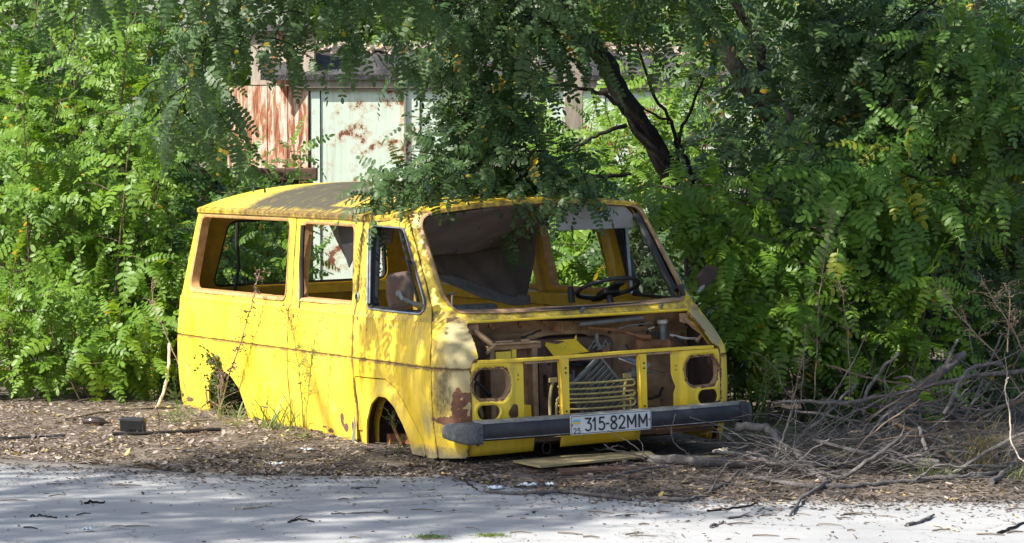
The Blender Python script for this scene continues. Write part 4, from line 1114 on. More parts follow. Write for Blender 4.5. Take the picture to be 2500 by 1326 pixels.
# rusted side: stands left of the corner, turned to the sun
sA = math.radians(35)
for i in range(4):
    m = MB(); L_ = .22
    cx_ = -(i + .5) * L_ * math.cos(sA) ; cy_ = (i + .5) * L_ * math.sin(sA)
    m.box((cx_ - .01, cy_, (ZE + .02) / 2), (L_ - .008, .03, ZE), Matrix.Rotation(-sA, 3, 'Z')); bt('rusted_wall_sheet', m, M['rusted'])
for i in range(3):
    m = MB(); L_ = .23
    cx_ = -(i + .35) * L_ * math.cos(sA) + .02; cy_ = (i + .35) * L_ * math.sin(sA) + .02
    m.box((cx_, cy_, (ZT + ZE) / 2 + .02), (L_ - .006, .03, ZT - ZE), Matrix.Rotation(-sA, 3, 'Z')); bt('gable_board', m, M['weathered'] if i != 1 else M['rusted'])
m = MB(); m.box((-.30, .25, ZT + .03), (.95, .25, .06), Matrix.Rotation(-sA, 3, 'Z')); bt('gable_cap', m, M['tar'])
m = MB(); m.box((1.9, -.03, ZE - .24), (.35, .05, .16)); bt('dark_vent', m, M['black'])
m = MB(); m.box((3.4, -.03, ZE - .30), (.5, .05, .2)); bt('dark_vent', m, M['black'])
m = MB(); m.box((2.9, 2.6, ZE / 2), (6, .1, ZE)); bt('back_wall', m, M['weathered'])
# corrugated fence piece with rusty coping, left of the garage
p = at(655, 440, 30.0)
cf = empty('corrugated_fence', (p.x, 30.0, 0)); tag(cf, 'low grey corrugated metal fence with a rusty coping beam, left of the garage', 'fence')
m = MB(); zt_ = at(655, 440, 30).z
m.grid(lambda a, b: (-.62 + 1.0 * a, .02 * math.sin(a * 90), zt_ * b), 120, 2); m.build('corrugated_sheet', simple('corrugated_grey', (.32, .33, .34), (.20, .19, .18), 8, .5, .4), cf, 60)
m = MB(); m.box((-.12, -.02, zt_ + .05), (1.08, .10, .11)); m.build('coping_beam', M['primer_dark'], cf, 30, .01)
m = MB(); m.box((.30, -.03, zt_ * .5), (.07, .07, zt_)); m.box((-.50, -.03, zt_ * .5), (.08, .06, zt_)); m.build('fence_post', M['rust'], cf)
# concrete post behind the trees
p = at(1400, 300, 31.0)
cp = MB(); cp.box((0, 0, at(1400, 90, 31).z / 2), (.17, .17, at(1400, 90, 31).z)); o = cp.build('utility_post', M['weathered'], None, 30, .01); o.location = (p.x, 31, 0)
tag(o, 'pale weathered square post standing in front of the garage among the leaves', 'post')

# ================================================================== FOLIAGE
def frond_geo(pairs, L, ll, lw, curl, seed, hi):
    r = random.Random(seed); V = []; F = []; tn = []
    secs = [(0, .25), (.22, .85), (.6, 1.0), (.9, .62), (1.0, .25)] if hi else [(0, .35), (.35, 1.0), (.8, .85), (1, .3)]
    def rach(s): return np.array([L * (s - .12 * s * s * curl), 0, -curl * L * .42 * s * s])
    k = 5 if hi else 2
    for i in range(k + 1):
        p = rach(i / k); w = .0022 * (1.2 - i / k * .7)
        V += [p + [0, w, 0], p - [0, w, 0]]; tn += [.5, .5]
    for i in range(k): F.append([2 * i, 2 * i + 1, 2 * i + 3, 2 * i + 2])
    def leaf(p, d, up, l, w, tj):
        side = np.cross(up, d); side /= np.linalg.norm(side); b = len(V)
        fold = r.uniform(.0, .25); dr = r.uniform(.0, .2)
        for (s, q) in secs:
            c = p + d * l * s - up * l * dr * s * s
            if hi: V.extend([c + side * w * q * .5 + up * w * q * .5 * fold, c, c - side * w * q * .5 + up * w * q * .5 * fold]); tn.extend([tj] * 3)
            else: V.extend([c + side * w * q * .5, c - side * w * q * .5]); tn.extend([tj] * 2)
        n = len(secs)
        for i in range(n - 1):
            if hi:
                for j in (0, 1): F.append([b + 3 * i + j, b + 3 * i + j + 1, b + 3 * i + j + 4, b + 3 * i + j + 3])
            else: F.append([b + 2 * i, b + 2 * i + 1, b + 2 * i + 3, b + 2 * i + 2])
    for i in range(pairs):
        s = .14 + .80 * i / max(1, pairs - 1); p = rach(s); t_ = rach(min(1, s + .02)) - rach(s - .02); t_ /= np.linalg.norm(t_)
        up = np.cross(t_, [0, 1, 0]) * -1
        if up[2] < 0: up = -up
        sz = (.72 + .38 * math.sin(min(1, s * 1.25) * PI)) * r.uniform(.9, 1.1)
        for sg in (-1, 1):
            if r.random() < .03: continue
            a = math.radians(r.uniform(62, 84)); tilt = r.uniform(-.35, .12)
            d = t_ * math.cos(a) + np.array([0, sg, 0]) * math.sin(a) + up * tilt; d /= np.linalg.norm(d)
            u2 = up + np.array([0, sg, 0]) * r.uniform(-.3, .3); u2 = u2 - d * (u2 @ d); u2 /= np.linalg.norm(u2)
            leaf(p, d, u2, ll * sz, lw * sz, .5 + r.uniform(-.035, .035))
    t_ = rach(1) - rach(.95); t_ /= np.linalg.norm(t_); up = np.cross(t_, [0, 1, 0]) * -1
    if up[2] < 0: up = -up
    leaf(rach(1), t_, up, ll, lw, .5)
    return np.array(V), np.array(F), np.array(tn) - .5
HI = [frond_geo(p, L, .046, .0255, c_, 10 + i, True) for i, (p, L, c_) in enumerate([(7, .24, .4), (8, .29, .8), (6, .20, .6), (7, .26, 1.0), (9, .30, .3)])]
LO = [frond_geo(p, L, .046, .0260, c_, 30 + i, False) for i, (p, L, c_) in enumerate([(7, .24, .4), (8, .29, .8), (6, .20, .6), (7, .26, 1.0)])]
HIME = {}
def hime(i, mat, toned):
    k = (i, mat)
    if k not in HIME:
        V, F, tn = HI[i]; me = npmesh('frond', V, F, tn + .5); me.materials.append(M[mat])
        me.polygons.foreach_set('use_smooth', [True] * len(me.polygons)); HIME[k] = me
    return HIME[k]

class Leafy:
    """collects frond placements for one plant"""
    def __init__(s): s.o = []; s.d = []; s.n = []; s.s = []
    def add(s, o, d, n, sc): s.o.append(tuple(o)); s.d.append(tuple(d)); s.n.append(tuple(n)); s.s.append(sc)
    def shoot(s, pts, r, step=.06, sc=1.0, hang=.3, start=.1):
        """fronds in a spiral along a twig"""
        a = r.uniform(0, 6.3); P_ = [Vector(p) for p in pts]
        seg = [(P_[i + 1] - P_[i]).length for i in range(len(P_) - 1)]; T = sum(seg); q = T * start
        while q < T:
            x = q; i = 0
            while i < len(seg) - 1 and x > seg[i]: x -= seg[i]; i += 1
            p = P_[i].lerp(P_[i + 1], min(1, x / max(1e-6, seg[i]))); t_ = (P_[i + 1] - P_[i]).normalized()
            a += 2.4; e1 = t_.cross(Vector((.3, .2, 1))).normalized(); e2 = t_.cross(e1)
            d = (e1 * math.cos(a) + e2 * math.sin(a)) * 1.0 + t_ * .45 + Vector((r.gauss(0, .15), r.gauss(0, .15), r.gauss(0, .12) - hang)); d.normalize()
            n = Vector((-.30 + r.gauss(0, .38), -.62 + r.gauss(0, .35), .72)) ; n = (n - d * n.dot(d))
            if n.length < .15: n = Vector((0, -1, .2)) - d * Vector((0, -1, .2)).dot(d)
            n.normalize(); s.add(p, d, n, sc * r.uniform(.6, 1.25) * (1 - .25 * (q / T) ** 3)); q += step * r.uniform(.7, 1.3)
        # terminal frond
        t_ = (P_[-1] - P_[-2]).normalized(); n = Vector((0, -.2, 1)); n = (n - t_ * n.dot(t_)); 
        if n.length > .1: s.add(P_[-1], t_, n.normalized(), sc * .9)
    def mats(s):
        D = np.array(s.d); N = np.array(s.n); Yv = np.cross(N, D)
        return np.stack([D, Yv, N], -1) * np.array(s.s)[:, None, None], np.array(s.o)   # columns = axes

def sprout(p, d, L, r, droop=.5, n=7, wob=.12):
    """curved twig that starts at p in direction d and bends down"""
    P_ = [Vector(p)]; d = Vector(d).normalized()
    for i in range(n):
        d = (d + Vector((r.gauss(0, wob), r.gauss(0, wob), r.gauss(0, wob) - droop / n))).normalized()
        P_.append(P_[-1] + d * L / n)
    return P_

NFR = [0]
def build_plant(root, lf, tone, r, nobj=60, twigs=None, stuff_name='foliage', hi_only=False):
    if not lf.o: return
    A, O = lf.mats(); cen = O + A[:, :, 0] * .12
    px, py = topx(cen)
    vis = (px > -60) & (px < 2560) & (py > -60) & (py < 1350)
    rank = np.argsort(np.where(vis, cen[:, 1], 1e6)); ho = [int(k) for k in rank[:nobj] if vis[k]]
    base = Vector(root.location)
    for k in ho:
        o = bpy.data.objects.new('frond', hime(r.randrange(len(HI)), tone, 0)); C.objects.link(o); o.parent = root
        a = A[k]; q = O[k] - np.array(base)
        o.matrix_local = Matrix([[a[0, 0], a[0, 1], a[0, 2], q[0]], [a[1, 0], a[1, 1], a[1, 2], q[1]], [a[2, 0], a[2, 1], a[2, 2], q[2]], [0, 0, 0, 1]])
    rest = np.ones(len(O), bool); rest[ho] = False; idx = np.nonzero(rest)[0]; NFR[0] += len(O)
    if len(idx):
        Vs, Fs, Ts = [], [], []; off = 0; var = np.array([r.randrange(len(LO)) for _ in idx])
        for v in range(len(LO)):
            ii = idx[var == v]
            if not len(ii): continue
            V, F, tn = LO[v]; n = len(V)
            W = np.einsum('kij,nj->kni', A[ii], V) + (O[ii] - np.array(base))[:, None]
            Vs.append(W.reshape(-1, 3)); Fs.append((F[None] + (np.arange(len(ii)) * n)[:, None, None] + off).reshape(-1, 4)); off += n * len(ii)
            Ts.append((np.array([r.random() for _ in ii])[:, None] + tn[None] + 1).ravel() % 1.0)
        o = link(stuff_name, npmesh(stuff_name, np.concatenate(Vs), np.concatenate(Fs), np.concatenate(Ts)), M[tone], root); o['kind'] = 'stuff'
        o.data.polygons.foreach_set('use_smooth', [True] * len(o.data.polygons))
    if twigs:
        m = MB()
        for P_, r0 in twigs: m.tube([Vector(p) - base for p in P_], [r0 * (1 - .7 * i / (len(P_) - 1)) for i in range(len(P_))], 4, False)
        o = m.build('twigs', M['bark_brown'] if tone in ('leaf_lime', 'leaf_mid') else M['bark_dark'], root, 60); o['kind'] = 'stuff'

def limb(root, name, pts, r0, r1, mat, seed=0, sides=9, jit=.006):
    """smooth tapering trunk or branch through pts (world)"""
    r = random.Random(seed); P_ = [Vector(p) for p in pts]; Q = [P_[0]] + P_ + [P_[-1]]; out = []
    for i in range(1, len(Q) - 2):
        for j in range(5):
            t_ = j / 5; a, b, c_, d_ = Q[i - 1], Q[i], Q[i + 1], Q[i + 2]
            out.append(.5 * ((2 * b) + (c_ - a) * t_ + (2 * a - 5 * b + 4 * c_ - d_) * t_ * t_ + (3 * b - a - 3 * c_ + d_) * t_ ** 3))
    out.append(P_[-1]); n = len(out); base = Vector(root.location) if root else Vector()
    out = [p + Vector((r.gauss(0, jit), r.gauss(0, jit), r.gauss(0, jit))) * (0 if i == 0 else 1) - base for i, p in enumerate(out)]
    rr_ = [(r0 + (r1 - r0) * i / (n - 1)) * r.uniform(.93, 1.08) for i in range(n)]
    m = MB(); m.tube(out, rr_, sides); 
    m.v = [tuple(Vector(v) + Vector((r.gauss(0, .035), r.gauss(0, .035), r.gauss(0, .035))) * rr_[min(i // sides, n - 1)]) for i, v in enumerate(m.v)]
    return m.build(name, mat, root, 60), [p + base for p in out]

def shrub(name, cat, label, x, y, h, spread, nst, tone, seed, nobj=60, group=None, step=.060, sc=1.15, side=.52, lean=(0, 0), hang=.3, low=.12, twmat=None):
    r = random.Random(seed); z0 = float(gz(x, y)) - .02
    root = empty(name, (x, y, z0)); tag(root, label, cat, group); lf = Leafy(); tw = []
    for k in range(nst):
        a = 2 * PI * k / nst + r.uniform(-.5, .5); b = Vector((x + r.gauss(0, .06), y + r.gauss(0, .06), z0))
        d = Vector((math.cos(a) * spread / h + lean[0], math.sin(a) * spread / h * .8 + lean[1], 1)); H = h * r.uniform(.62, 1.0)
        st = sprout(b, d, H * 1.08, r, .10, 9, .05)
        m = MB(); m.tube([p - Vector(root.location) for p in st], [(.006 + .0030 * h) * (1 - .72 * i / 9) for i in range(10)], 6, False); m.build('stem', M['bark_brown'], root, 60)
        n = int(H * side * 9)
        for j in range(n):
            f = low + (1 - low) * (j + r.random()) / n; q = f * 9; i = min(8, int(q)); p = st[i].lerp(st[i + 1], q - i)
            ang = r.uniform(0, 2 * PI); l = (.25 + .55 * r.random()) * (1.15 - .65 * f) * (.6 + spread * .5)
            s_ = sprout(p, Vector((math.cos(ang), math.sin(ang), .55)), l, r, .7, 6, .10); tw.append((s_, .004)); lf.shoot(s_, r, step, sc, hang)
        lf.shoot(st[5:], r, step, sc, hang * .6)
    build_plant(root, lf, tone, r, nobj, tw); return root

def clump(lf, tw, r, c, rad, n, sc=1.0, droop=.8, length=.6, step=.065, hang=.4, origin=None):
    """leafy twigs that fill an ellipsoid"""
    c = Vector(c)
    for _ in range(n):
        u = Vector((r.gauss(0, 1), r.gauss(0, 1), r.gauss(0, 1))).normalized() * (r.random() ** .45)
        p = c + Vector((u.x * rad[0], u.y * rad[1], u.z * rad[2]))
        d = Vector((u.x + r.gauss(0, .5), u.y + r.gauss(0, .5), u.z * .4 + r.gauss(0, .3) + .1))
        s_ = sprout(p, d, length * r.uniform(.6, 1.3), r, droop, 6, .12); tw.append((s_, .005)); lf.shoot(s_, r, step, sc, hang, .0)
        if origin is not None and r.random() < .5:
            o = Vector(origin); mid = o.lerp(p, .5) + Vector((r.gauss(0, .08), r.gauss(0, .08), .08)); tw.append(([o, mid, p], .009))

# ---- left bank of young locust shrubs in the sun
GL_ = 'young locust shrubs on the left bank'
def gp(px, Y): return (px - 1250) / FPX * Y
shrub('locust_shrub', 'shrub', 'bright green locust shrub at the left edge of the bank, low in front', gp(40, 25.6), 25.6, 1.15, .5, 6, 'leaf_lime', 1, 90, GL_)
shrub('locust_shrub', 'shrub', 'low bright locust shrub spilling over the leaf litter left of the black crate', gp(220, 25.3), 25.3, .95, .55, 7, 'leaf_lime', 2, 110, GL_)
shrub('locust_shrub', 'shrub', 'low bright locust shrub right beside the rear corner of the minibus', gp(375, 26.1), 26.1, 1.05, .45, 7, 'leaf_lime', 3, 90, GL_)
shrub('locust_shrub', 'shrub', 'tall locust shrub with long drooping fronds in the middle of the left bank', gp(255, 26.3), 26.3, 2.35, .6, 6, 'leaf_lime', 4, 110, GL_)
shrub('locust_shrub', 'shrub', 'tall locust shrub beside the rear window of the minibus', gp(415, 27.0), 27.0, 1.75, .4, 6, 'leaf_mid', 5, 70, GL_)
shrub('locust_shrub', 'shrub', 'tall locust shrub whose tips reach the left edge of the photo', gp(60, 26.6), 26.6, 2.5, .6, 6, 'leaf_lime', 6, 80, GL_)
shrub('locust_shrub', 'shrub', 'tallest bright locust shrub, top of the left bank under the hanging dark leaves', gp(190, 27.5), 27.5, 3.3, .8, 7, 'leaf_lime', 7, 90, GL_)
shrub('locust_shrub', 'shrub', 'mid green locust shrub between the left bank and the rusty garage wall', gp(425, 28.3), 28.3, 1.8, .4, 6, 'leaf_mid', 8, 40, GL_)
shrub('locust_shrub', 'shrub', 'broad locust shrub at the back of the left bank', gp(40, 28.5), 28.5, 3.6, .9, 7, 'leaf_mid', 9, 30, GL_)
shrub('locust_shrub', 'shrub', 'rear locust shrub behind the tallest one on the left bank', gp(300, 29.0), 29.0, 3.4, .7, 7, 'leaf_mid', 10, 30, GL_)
shrub('locust_shrub', 'shrub', 'shrub seen through the rear window of the minibus', gp(650, 28.0), 28.0, 1.35, .35, 5, 'leaf_lime', 11, 50, None)
shrub('locust_shrub', 'shrub', 'small bright locust shoot in front of the corrugated fence', gp(660, 29.2), 29.2, 1.75, .22, 4, 'leaf_lime', 12, 40, None)
shrub('locust_shrub', 'shrub', 'low shrub at the foot of the mint garage wall behind the minibus', gp(1060, 29.5), 29.5, 1.1, .6, 6, 'leaf_mid', 13, 30, None)
# ---- sunlit growth behind the leaning trunk
GB = 'sunlit shrubs behind the leaning trunk'
shrub('locust_shrub', 'shrub', 'sunlit yellow green shrub seen through the windscreen opening', gp(1380, 27.3), 27.3, 1.5, .5, 7, 'leaf_lime', 20, 60, GB)
shrub('locust_shrub', 'shrub', 'sunlit shrub just left of the leaning dark trunk above the roof', gp(1370, 28.6), 28.6, 2.4, .7, 8, 'leaf_lime', 21, 60, GB)
shrub('locust_shrub', 'shrub', 'sunlit shrub behind the fork of the leaning dark trunk', gp(1560, 29.4), 29.4, 2.55, .8, 8, 'leaf_lime', 22, 40, GB)
shrub('locust_shrub', 'shrub', 'sunlit shrub farther right behind the two thin trunks', gp(1790, 30.0), 30.0, 2.7, .9, 8, 'leaf_lime', 23, 30, GB)
shrub('locust_shrub', 'shrub', 'tall shrub behind the dense right hand leaves near the road', gp(2120, 30.5), 30.5, 3.0, 1.0, 8, 'leaf_mid', 24, 20, GB)
shrub('locust_shrub', 'shrub', 'tall shrub behind the leaves at the far right edge', gp(2480, 30.0), 30.0, 3.2, 1.0, 8, 'leaf_mid', 25, 20, GB)
# ---- right bank, mostly in shade
GR = 'locust shrubs on the right bank'
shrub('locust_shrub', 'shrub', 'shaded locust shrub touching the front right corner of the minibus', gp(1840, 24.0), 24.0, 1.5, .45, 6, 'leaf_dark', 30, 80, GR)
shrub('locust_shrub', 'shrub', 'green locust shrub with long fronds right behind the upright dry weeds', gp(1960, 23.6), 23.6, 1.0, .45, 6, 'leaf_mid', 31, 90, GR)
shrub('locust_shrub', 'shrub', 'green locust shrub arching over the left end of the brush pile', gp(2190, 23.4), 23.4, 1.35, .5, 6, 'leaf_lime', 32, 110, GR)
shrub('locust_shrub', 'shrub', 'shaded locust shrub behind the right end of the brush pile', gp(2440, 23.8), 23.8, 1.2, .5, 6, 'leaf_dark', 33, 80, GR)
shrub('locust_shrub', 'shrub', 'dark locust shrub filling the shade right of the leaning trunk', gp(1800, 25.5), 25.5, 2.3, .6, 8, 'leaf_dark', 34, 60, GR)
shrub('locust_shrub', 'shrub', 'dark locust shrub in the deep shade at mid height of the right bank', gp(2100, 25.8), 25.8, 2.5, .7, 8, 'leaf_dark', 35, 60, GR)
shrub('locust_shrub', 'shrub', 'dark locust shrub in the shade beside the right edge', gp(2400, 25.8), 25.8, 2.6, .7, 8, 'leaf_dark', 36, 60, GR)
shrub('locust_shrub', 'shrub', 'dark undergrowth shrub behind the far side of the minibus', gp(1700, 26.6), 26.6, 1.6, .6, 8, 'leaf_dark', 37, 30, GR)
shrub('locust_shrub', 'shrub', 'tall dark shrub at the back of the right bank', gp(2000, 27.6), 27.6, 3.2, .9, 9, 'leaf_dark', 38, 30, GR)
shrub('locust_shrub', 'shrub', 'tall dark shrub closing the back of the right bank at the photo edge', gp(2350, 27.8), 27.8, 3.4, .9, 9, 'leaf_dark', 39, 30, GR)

# ---- the leaning tree over the minibus
T0 = at(1690, 700, 25.2); tree = empty('locust_tree', (T0.x, 25.2, 0)); tag(tree, 'dark leaning locust tree whose leafy limbs hang over the minibus roof', 'tree')
def apt(l, Y): return [at(x, y, Y + (e[0] if e else 0)) for x, y, *e in l]
tr, _ = limb(tree, 'trunk', [Vector((T0.x + .05, 25.2, -.05))] + apt([(1695, 640), (1665, 540), (1640, 440), (1595, 350), (1530, 250), (1480, 150), (1420, 70, -.2), (1350, -40, -.6), (1230, -160, -1.2)], 25.2), .085, .058, M['bark_dark'], 1, 12, .006)
limb(tree, 'branch', apt([(1625, 390), (1560, 320), (1500, 245), (1430, 215), (1355, 208), (1290, 225)], 25.1), .020, .008, M['bark_dark'], 2)
limb(tree, 'branch', apt([(1530, 305), (1480, 320), (1420, 350), (1385, 370)], 25.0), .016, .008, M['bark_dark'], 3)
limb(tree, 'branch', apt([(1665, 450), (1650, 360), (1640, 300), (1590, 220), (1560, 120), (1540, 40)], 25.3), .017, .008, M['bark_dark'], 4)
limb(tree, 'branch', apt([(1640, 300), (1600, 280), (1545, 250)], 25.2), .011, .006, M['bark_dark'], 5)
limb(tree, 'branch', apt([(1700, 480), (1680, 400), (1660, 340), (1690, 260), (1720, 190)], 25.4), .018, .008, M['bark_dark'], 6)
limb(tree, 'branch', apt([(1405, 432), (1480, 430), (1540, 425)], 24.8), .014, .012, M['bark_dark'], 7)
limb(tree, 'branch', apt([(1400, 70, -.3), (1340, -20, -1.0), (1250, -90, -2.0), (1080, -150, -3.4), (850, -170, -4.6), (600, -190, -5.3)], 25.2), .07, .025, M['bark_dark'], 8)
limb(tree, 'branch', apt([(1350, -40, -.6), (1280, 60, -1.6), (1200, 170, -2.3), (1130, 290, -2.8), (1050, 400, -3.0)], 25.2), .03, .008, M['bark_dark'], 9)
r = random.Random(5); lf = Leafy(); tw = []
D = lambda px, py, Y, rx, ry, rz, n, **k: clump(lf, tw, r, at(px, py, Y), (rx, ry, rz), n, **k)
# limb of leaves hanging on the roof
D(1190, 330, 22.4, .26, .30, .17, 20, hang=.35, step=.05, length=.36, droop=.5)
D(1090, 415, 22.1, .26, .25, .09, 20, hang=.35, step=.05, length=.32, droop=.5)
D(1250, 395, 22.3, .30, .28, .12, 24, hang=.35, step=.05, length=.34, droop=.5)
D(1340, 430, 22.2, .14, .2, .07, 10, hang=.35, step=.05, length=.30, droop=.5)
D(980, 465, 21.9, .13, .15, .03, 7, hang=.5, step=.05, length=.26, droop=.5)
D(1190, 225, 22.6, .20, .30, .16, 13, hang=.4, step=.05, length=.36, droop=.5)
for (x_, y_, Y_) in ((1050, 490, 21.35), (1030, 470, 21.4), (1190, 440, 21.6), (1420, 455, 21.6), (1280, 440, 21.5), (960, 460, 21.6), (1120, 450, 21.5), (1350, 450, 21.6)):
    s_ = sprout(at(x_ + 20, y_ - 40, Y_ + .1), (-.4, -.3, -.4), .16, r, .4, 5, .08); tw.append((s_, .004)); lf.shoot(s_, r, .045, .62, .5)
# leaves above the leaning trunk and along the top edge
for (x_, y_, Y_, n) in ((1160, 40, 22.6, 16), (1290, 40, 22.8, 18), (1540, -30, 23.2, 10), (1100, 100, 22.0, 5), (1250, 120, 22.8, 6), (1650, -20, 23.6, 13), (1400, -50, 22.4, 8), (1000, -40, 22.0, 7), (1230, 0, 22.0, 9)):
    D(x_, y_, Y_, .32, .35, .15, n, hang=.5, length=.40)
# drooping curtain at the top left, nearer to the camera
for (x_, y_, Y_, n, rz) in ((600, -40, 20.6, 6, .10), (740, 50, 20.6, 3, .06), (510, 60, 20.8, 7, .14), (850, -20, 20.8, 4, .08), (420, -60, 20.4, 5, .05), (470, 200, 21.0, 6, .16), (870, 110, 20.9, 2, .05), (300, -90, 20.2, 3, .04), (100, -80, 20.0, 2, .03), (660, 100, 20.6, 2, .05), (520, 300, 21.4, 3, .12), (940, 60, 20.9, 2, .05), (770, 10, 20.8, 3, .05)):
    D(x_, y_, Y_, .24, .25, rz, n, hang=1.0, droop=1.2, length=.34, step=.055, sc=.95)
# crown above the picture, which shades the front, the brush pile and the right bank
for (x_, y_, z_, n) in ((-3.2, 19.0, 4.2, 6), (-2.5, 18.9, 4.2, 24), (-1.8, 19.4, 4.2, 28), (-2.0, 20.2, 4.2, 16), (-1.2, 18.7, 4.2, 28), (-.4, 19.2, 4.2, 28), (-1.4, 20.4, 4.1, 28), (.4, 18.9, 4.2, 24), (-.3, 20.6, 4.1, 28), (.8, 20.2, 4.2, 26), (1.6, 21.0, 4.3, 26), (.4, 21.8, 4.2, 28), (-1.0, 21.8, 4.2, 14), (1.4, 22.6, 4.2, 28), (.2, 23.2, 4.2, 26), (2.6, 22.6, 4.3, 24), (1.4, 24.0, 4.1, 26), (2.5, 24.4, 4.2, 24), (-.9, 23.7, 4.3, 26), (-.2, 24.3, 4.3, 26), (-1.3, 23.2, 4.3, 16), (.6, 24.9, 4.2, 22)):
    clump(lf, tw, r, (x_, y_, z_), (.6, .6, .28), int(n * (1.35 if x_ > .3 else 1)), sc=1.15, hang=.2, length=.6, step=.085, droop=.3)
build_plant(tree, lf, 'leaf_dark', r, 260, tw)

# ---- second and third trunk on the right
t2 = empty('locust_tree', (gp(2000, 26.2), 26.2, 0)); tag(t2, 'slender locust tree slanting up to the left across the upper right shade', 'tree')
limb(t2, 'trunk', [Vector((t2.location.x + .5, 26.2, -.05))] + apt([(2060, 520), (1960, 380), (1880, 280), (1820, 200), (1760, 100), (1720, 30), (1680, -60), (1600, -200)], 26.2), .085, .055, M['bark_dark'], 20, 10)
limb(t2, 'branch', apt([(1985, 430), (1930, 300), (1870, 200), (1850, 100), (1790, 0)], 26.3), .055, .03, M['bark_dark'], 21)
limb(t2, 'branch', apt([(1900, 320), (1860, 270), (1800, 240), (1700, 210)], 26.1), .014, .006, M['bark_dark'], 22)
r = random.Random(15); lf = Leafy(); tw = []
for (x_, y_, Y_, n) in ((1900, 20, 26.9, 22), (2060, 100, 24.6, 22), (2000, 290, 27.0, 14), (2160, 30, 24.4, 26), (2140, 230, 24.6, 22), (2270, 330, 24.4, 20), (1930, 420, 24.8, 16), (2350, 100, 24.2, 26), (2440, 300, 24.2, 24), (1760, -60, 24.4, 6), (2080, 380, 24.6, 16)):
    D(x_, y_, Y_, .38, .4, .24, int(n * .85), hang=.5, length=.5, sc=1.15)
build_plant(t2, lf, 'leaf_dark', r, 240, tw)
t3 = empty('locust_tree', (gp(2160, 24.6), 24.6, 0)); tag(t3, 'young locust tree with lighter yellow green fronds arching over the brush pile', 'tree')
limb(t3, 'trunk', [Vector((t3.location.x, 24.6, -.05))] + apt([(2170, 700), (2190, 520), (2230, 380), (2290, 240), (2350, 100), (2420, -60)], 24.6), .035, .02, M['bark_brown'], 30, 8)
limb(t3, 'branch', apt([(2120, 120), (2200, 60), (2290, 0)], 24.5), .014, .008, M['bark_dark'], 31)
r = random.Random(16); lf = Leafy(); tw = []
for (x_, y_, Y_, n) in ((2200, 560, 23.5, 6), (2010, 400, 23.6, 6), (2330, 230, 23.6, 9), (2450, 180, 23.5, 12), (2390, 420, 23.6, 9), (2460, 60, 23.4, 8)):
    D(x_, y_, Y_, .26, .22, .12, n, hang=.5, length=.42, step=.06, sc=1.3)
build_plant(t3, lf, 'leaf_mid', r, 190, tw)
t6 = empty('locust_sapling', (gp(2130, 23.9), 23.9, 0)); tag(t6, 'locust sapling with a spray of yellow green fronds high on the right bank', 'sapling')
limb(t6, 'trunk', [Vector((t6.location.x, 23.9, -.05))] + apt([(2130, 760), (2140, 600), (2130, 480), (2110, 400)], 23.9), .014, .005, M['stem_green'], 42, 6, .004)
r = random.Random(26); lf = Leafy(); tw = []
for (x_, y_, Y_, n) in ((2060, 420, 23.3, 9), (2150, 410, 23.3, 9), (2240, 440, 23.3, 7), (2120, 480, 23.2, 5)):
    D(x_, y_, Y_, .20, .2, .07, n, hang=.7, length=.36, step=.055, sc=1.3)
build_plant(t6, lf, 'leaf_yellow', r, 130, tw)
t4 = empty('locust_sapling', (gp(1800, 24.3), 24.3, 0)); tag(t4, 'locust sapling with clear rows of light fronds beside the windscreen pillar', 'sapling')
limb(t4, 'trunk', [Vector((t4.location.x, 24.3, -.05))] + apt([(1800, 760), (1810, 620), (1790, 540), (1740, 480), (1670, 440)], 24.3), .012, .004, M['stem_green'], 40, 6, .004)
limb(t4, 'branch', apt([(1815, 600), (1760, 560), (1690, 500), (1620, 450)], 24.1), .007, .004, M['stem_green'], 41, 6, .003)
r = random.Random(17); lf = Leafy(); tw = []
for (x_, y_, Y_, n) in ((1740, 520, 23.4, 10), (1820, 560, 23.3, 10), (1860, 640, 23.3, 10), (1680, 470, 23.5, 6), (1640, 450, 23.5, 3), (1880, 720, 23.2, 9), (1950, 620, 23.4, 10), (1930, 740, 23.2, 9)):
    D(x_, y_, Y_, .15, .15, .08, n, hang=.6, length=.34, step=.06, sc=1.3)
build_plant(t4, lf, 'leaf_lime', r, 200, tw)

# ---- roadside tree out of the picture on the left: it throws the streaks of shade over the road
t5 = empty('roadside_tree', (-9.8, 14.6, 0)); tag(t5, 'roadside locust tree left of the picture that shades the asphalt', 'tree')
limb(t5, 'trunk', [(-9.8, 14.6, -.05), (-9.7, 14.5, 2.5), (-9.6, 14.7, 5.0), (-9.2, 14.7, 7.4), (-8.6, 14.7, 9.4)], .22, .06, M['bark_dark'], 50, 12)
limb(t5, 'branch', [(-9.5, 14.7, 6.0), (-8.6, 14.5, 7.6), (-7.6, 14.8, 8.5), (-6.6, 15.2, 9.0)], .09, .02, M['bark_dark'], 51)
r = random.Random(18); lf = Leafy(); tw = []
for (x_, y_, z_, n) in ((-7.0, 15.4, 4.6, 18), (-6.2, 15.6, 4.6, 22), (-5.4, 15.6, 4.6, 24), (-4.6, 15.9, 4.7, 22), (-7.0, 16.5, 4.6, 16), (-6.1, 16.7, 4.7, 20), (-5.1, 16.8, 4.7, 26), (-4.2, 17.0, 4.7, 24), (-3.6, 16.4, 4.7, 10), (-6.6, 17.8, 4.6, 14), (-5.6, 17.8, 4.7, 20), (-4.6, 18.0, 4.6, 24), (-3.7, 17.9, 4.6, 22), (-5.6, 18.7, 4.6, 12), (-4.5, 18.8, 4.6, 14), (-3.2, 17.2, 4.6, 10)):
    clump(lf, tw, r, (x_, y_, z_), (.55, .5, .35), int(n * .8), sc=1.5, hang=.4, length=.6, step=.09)
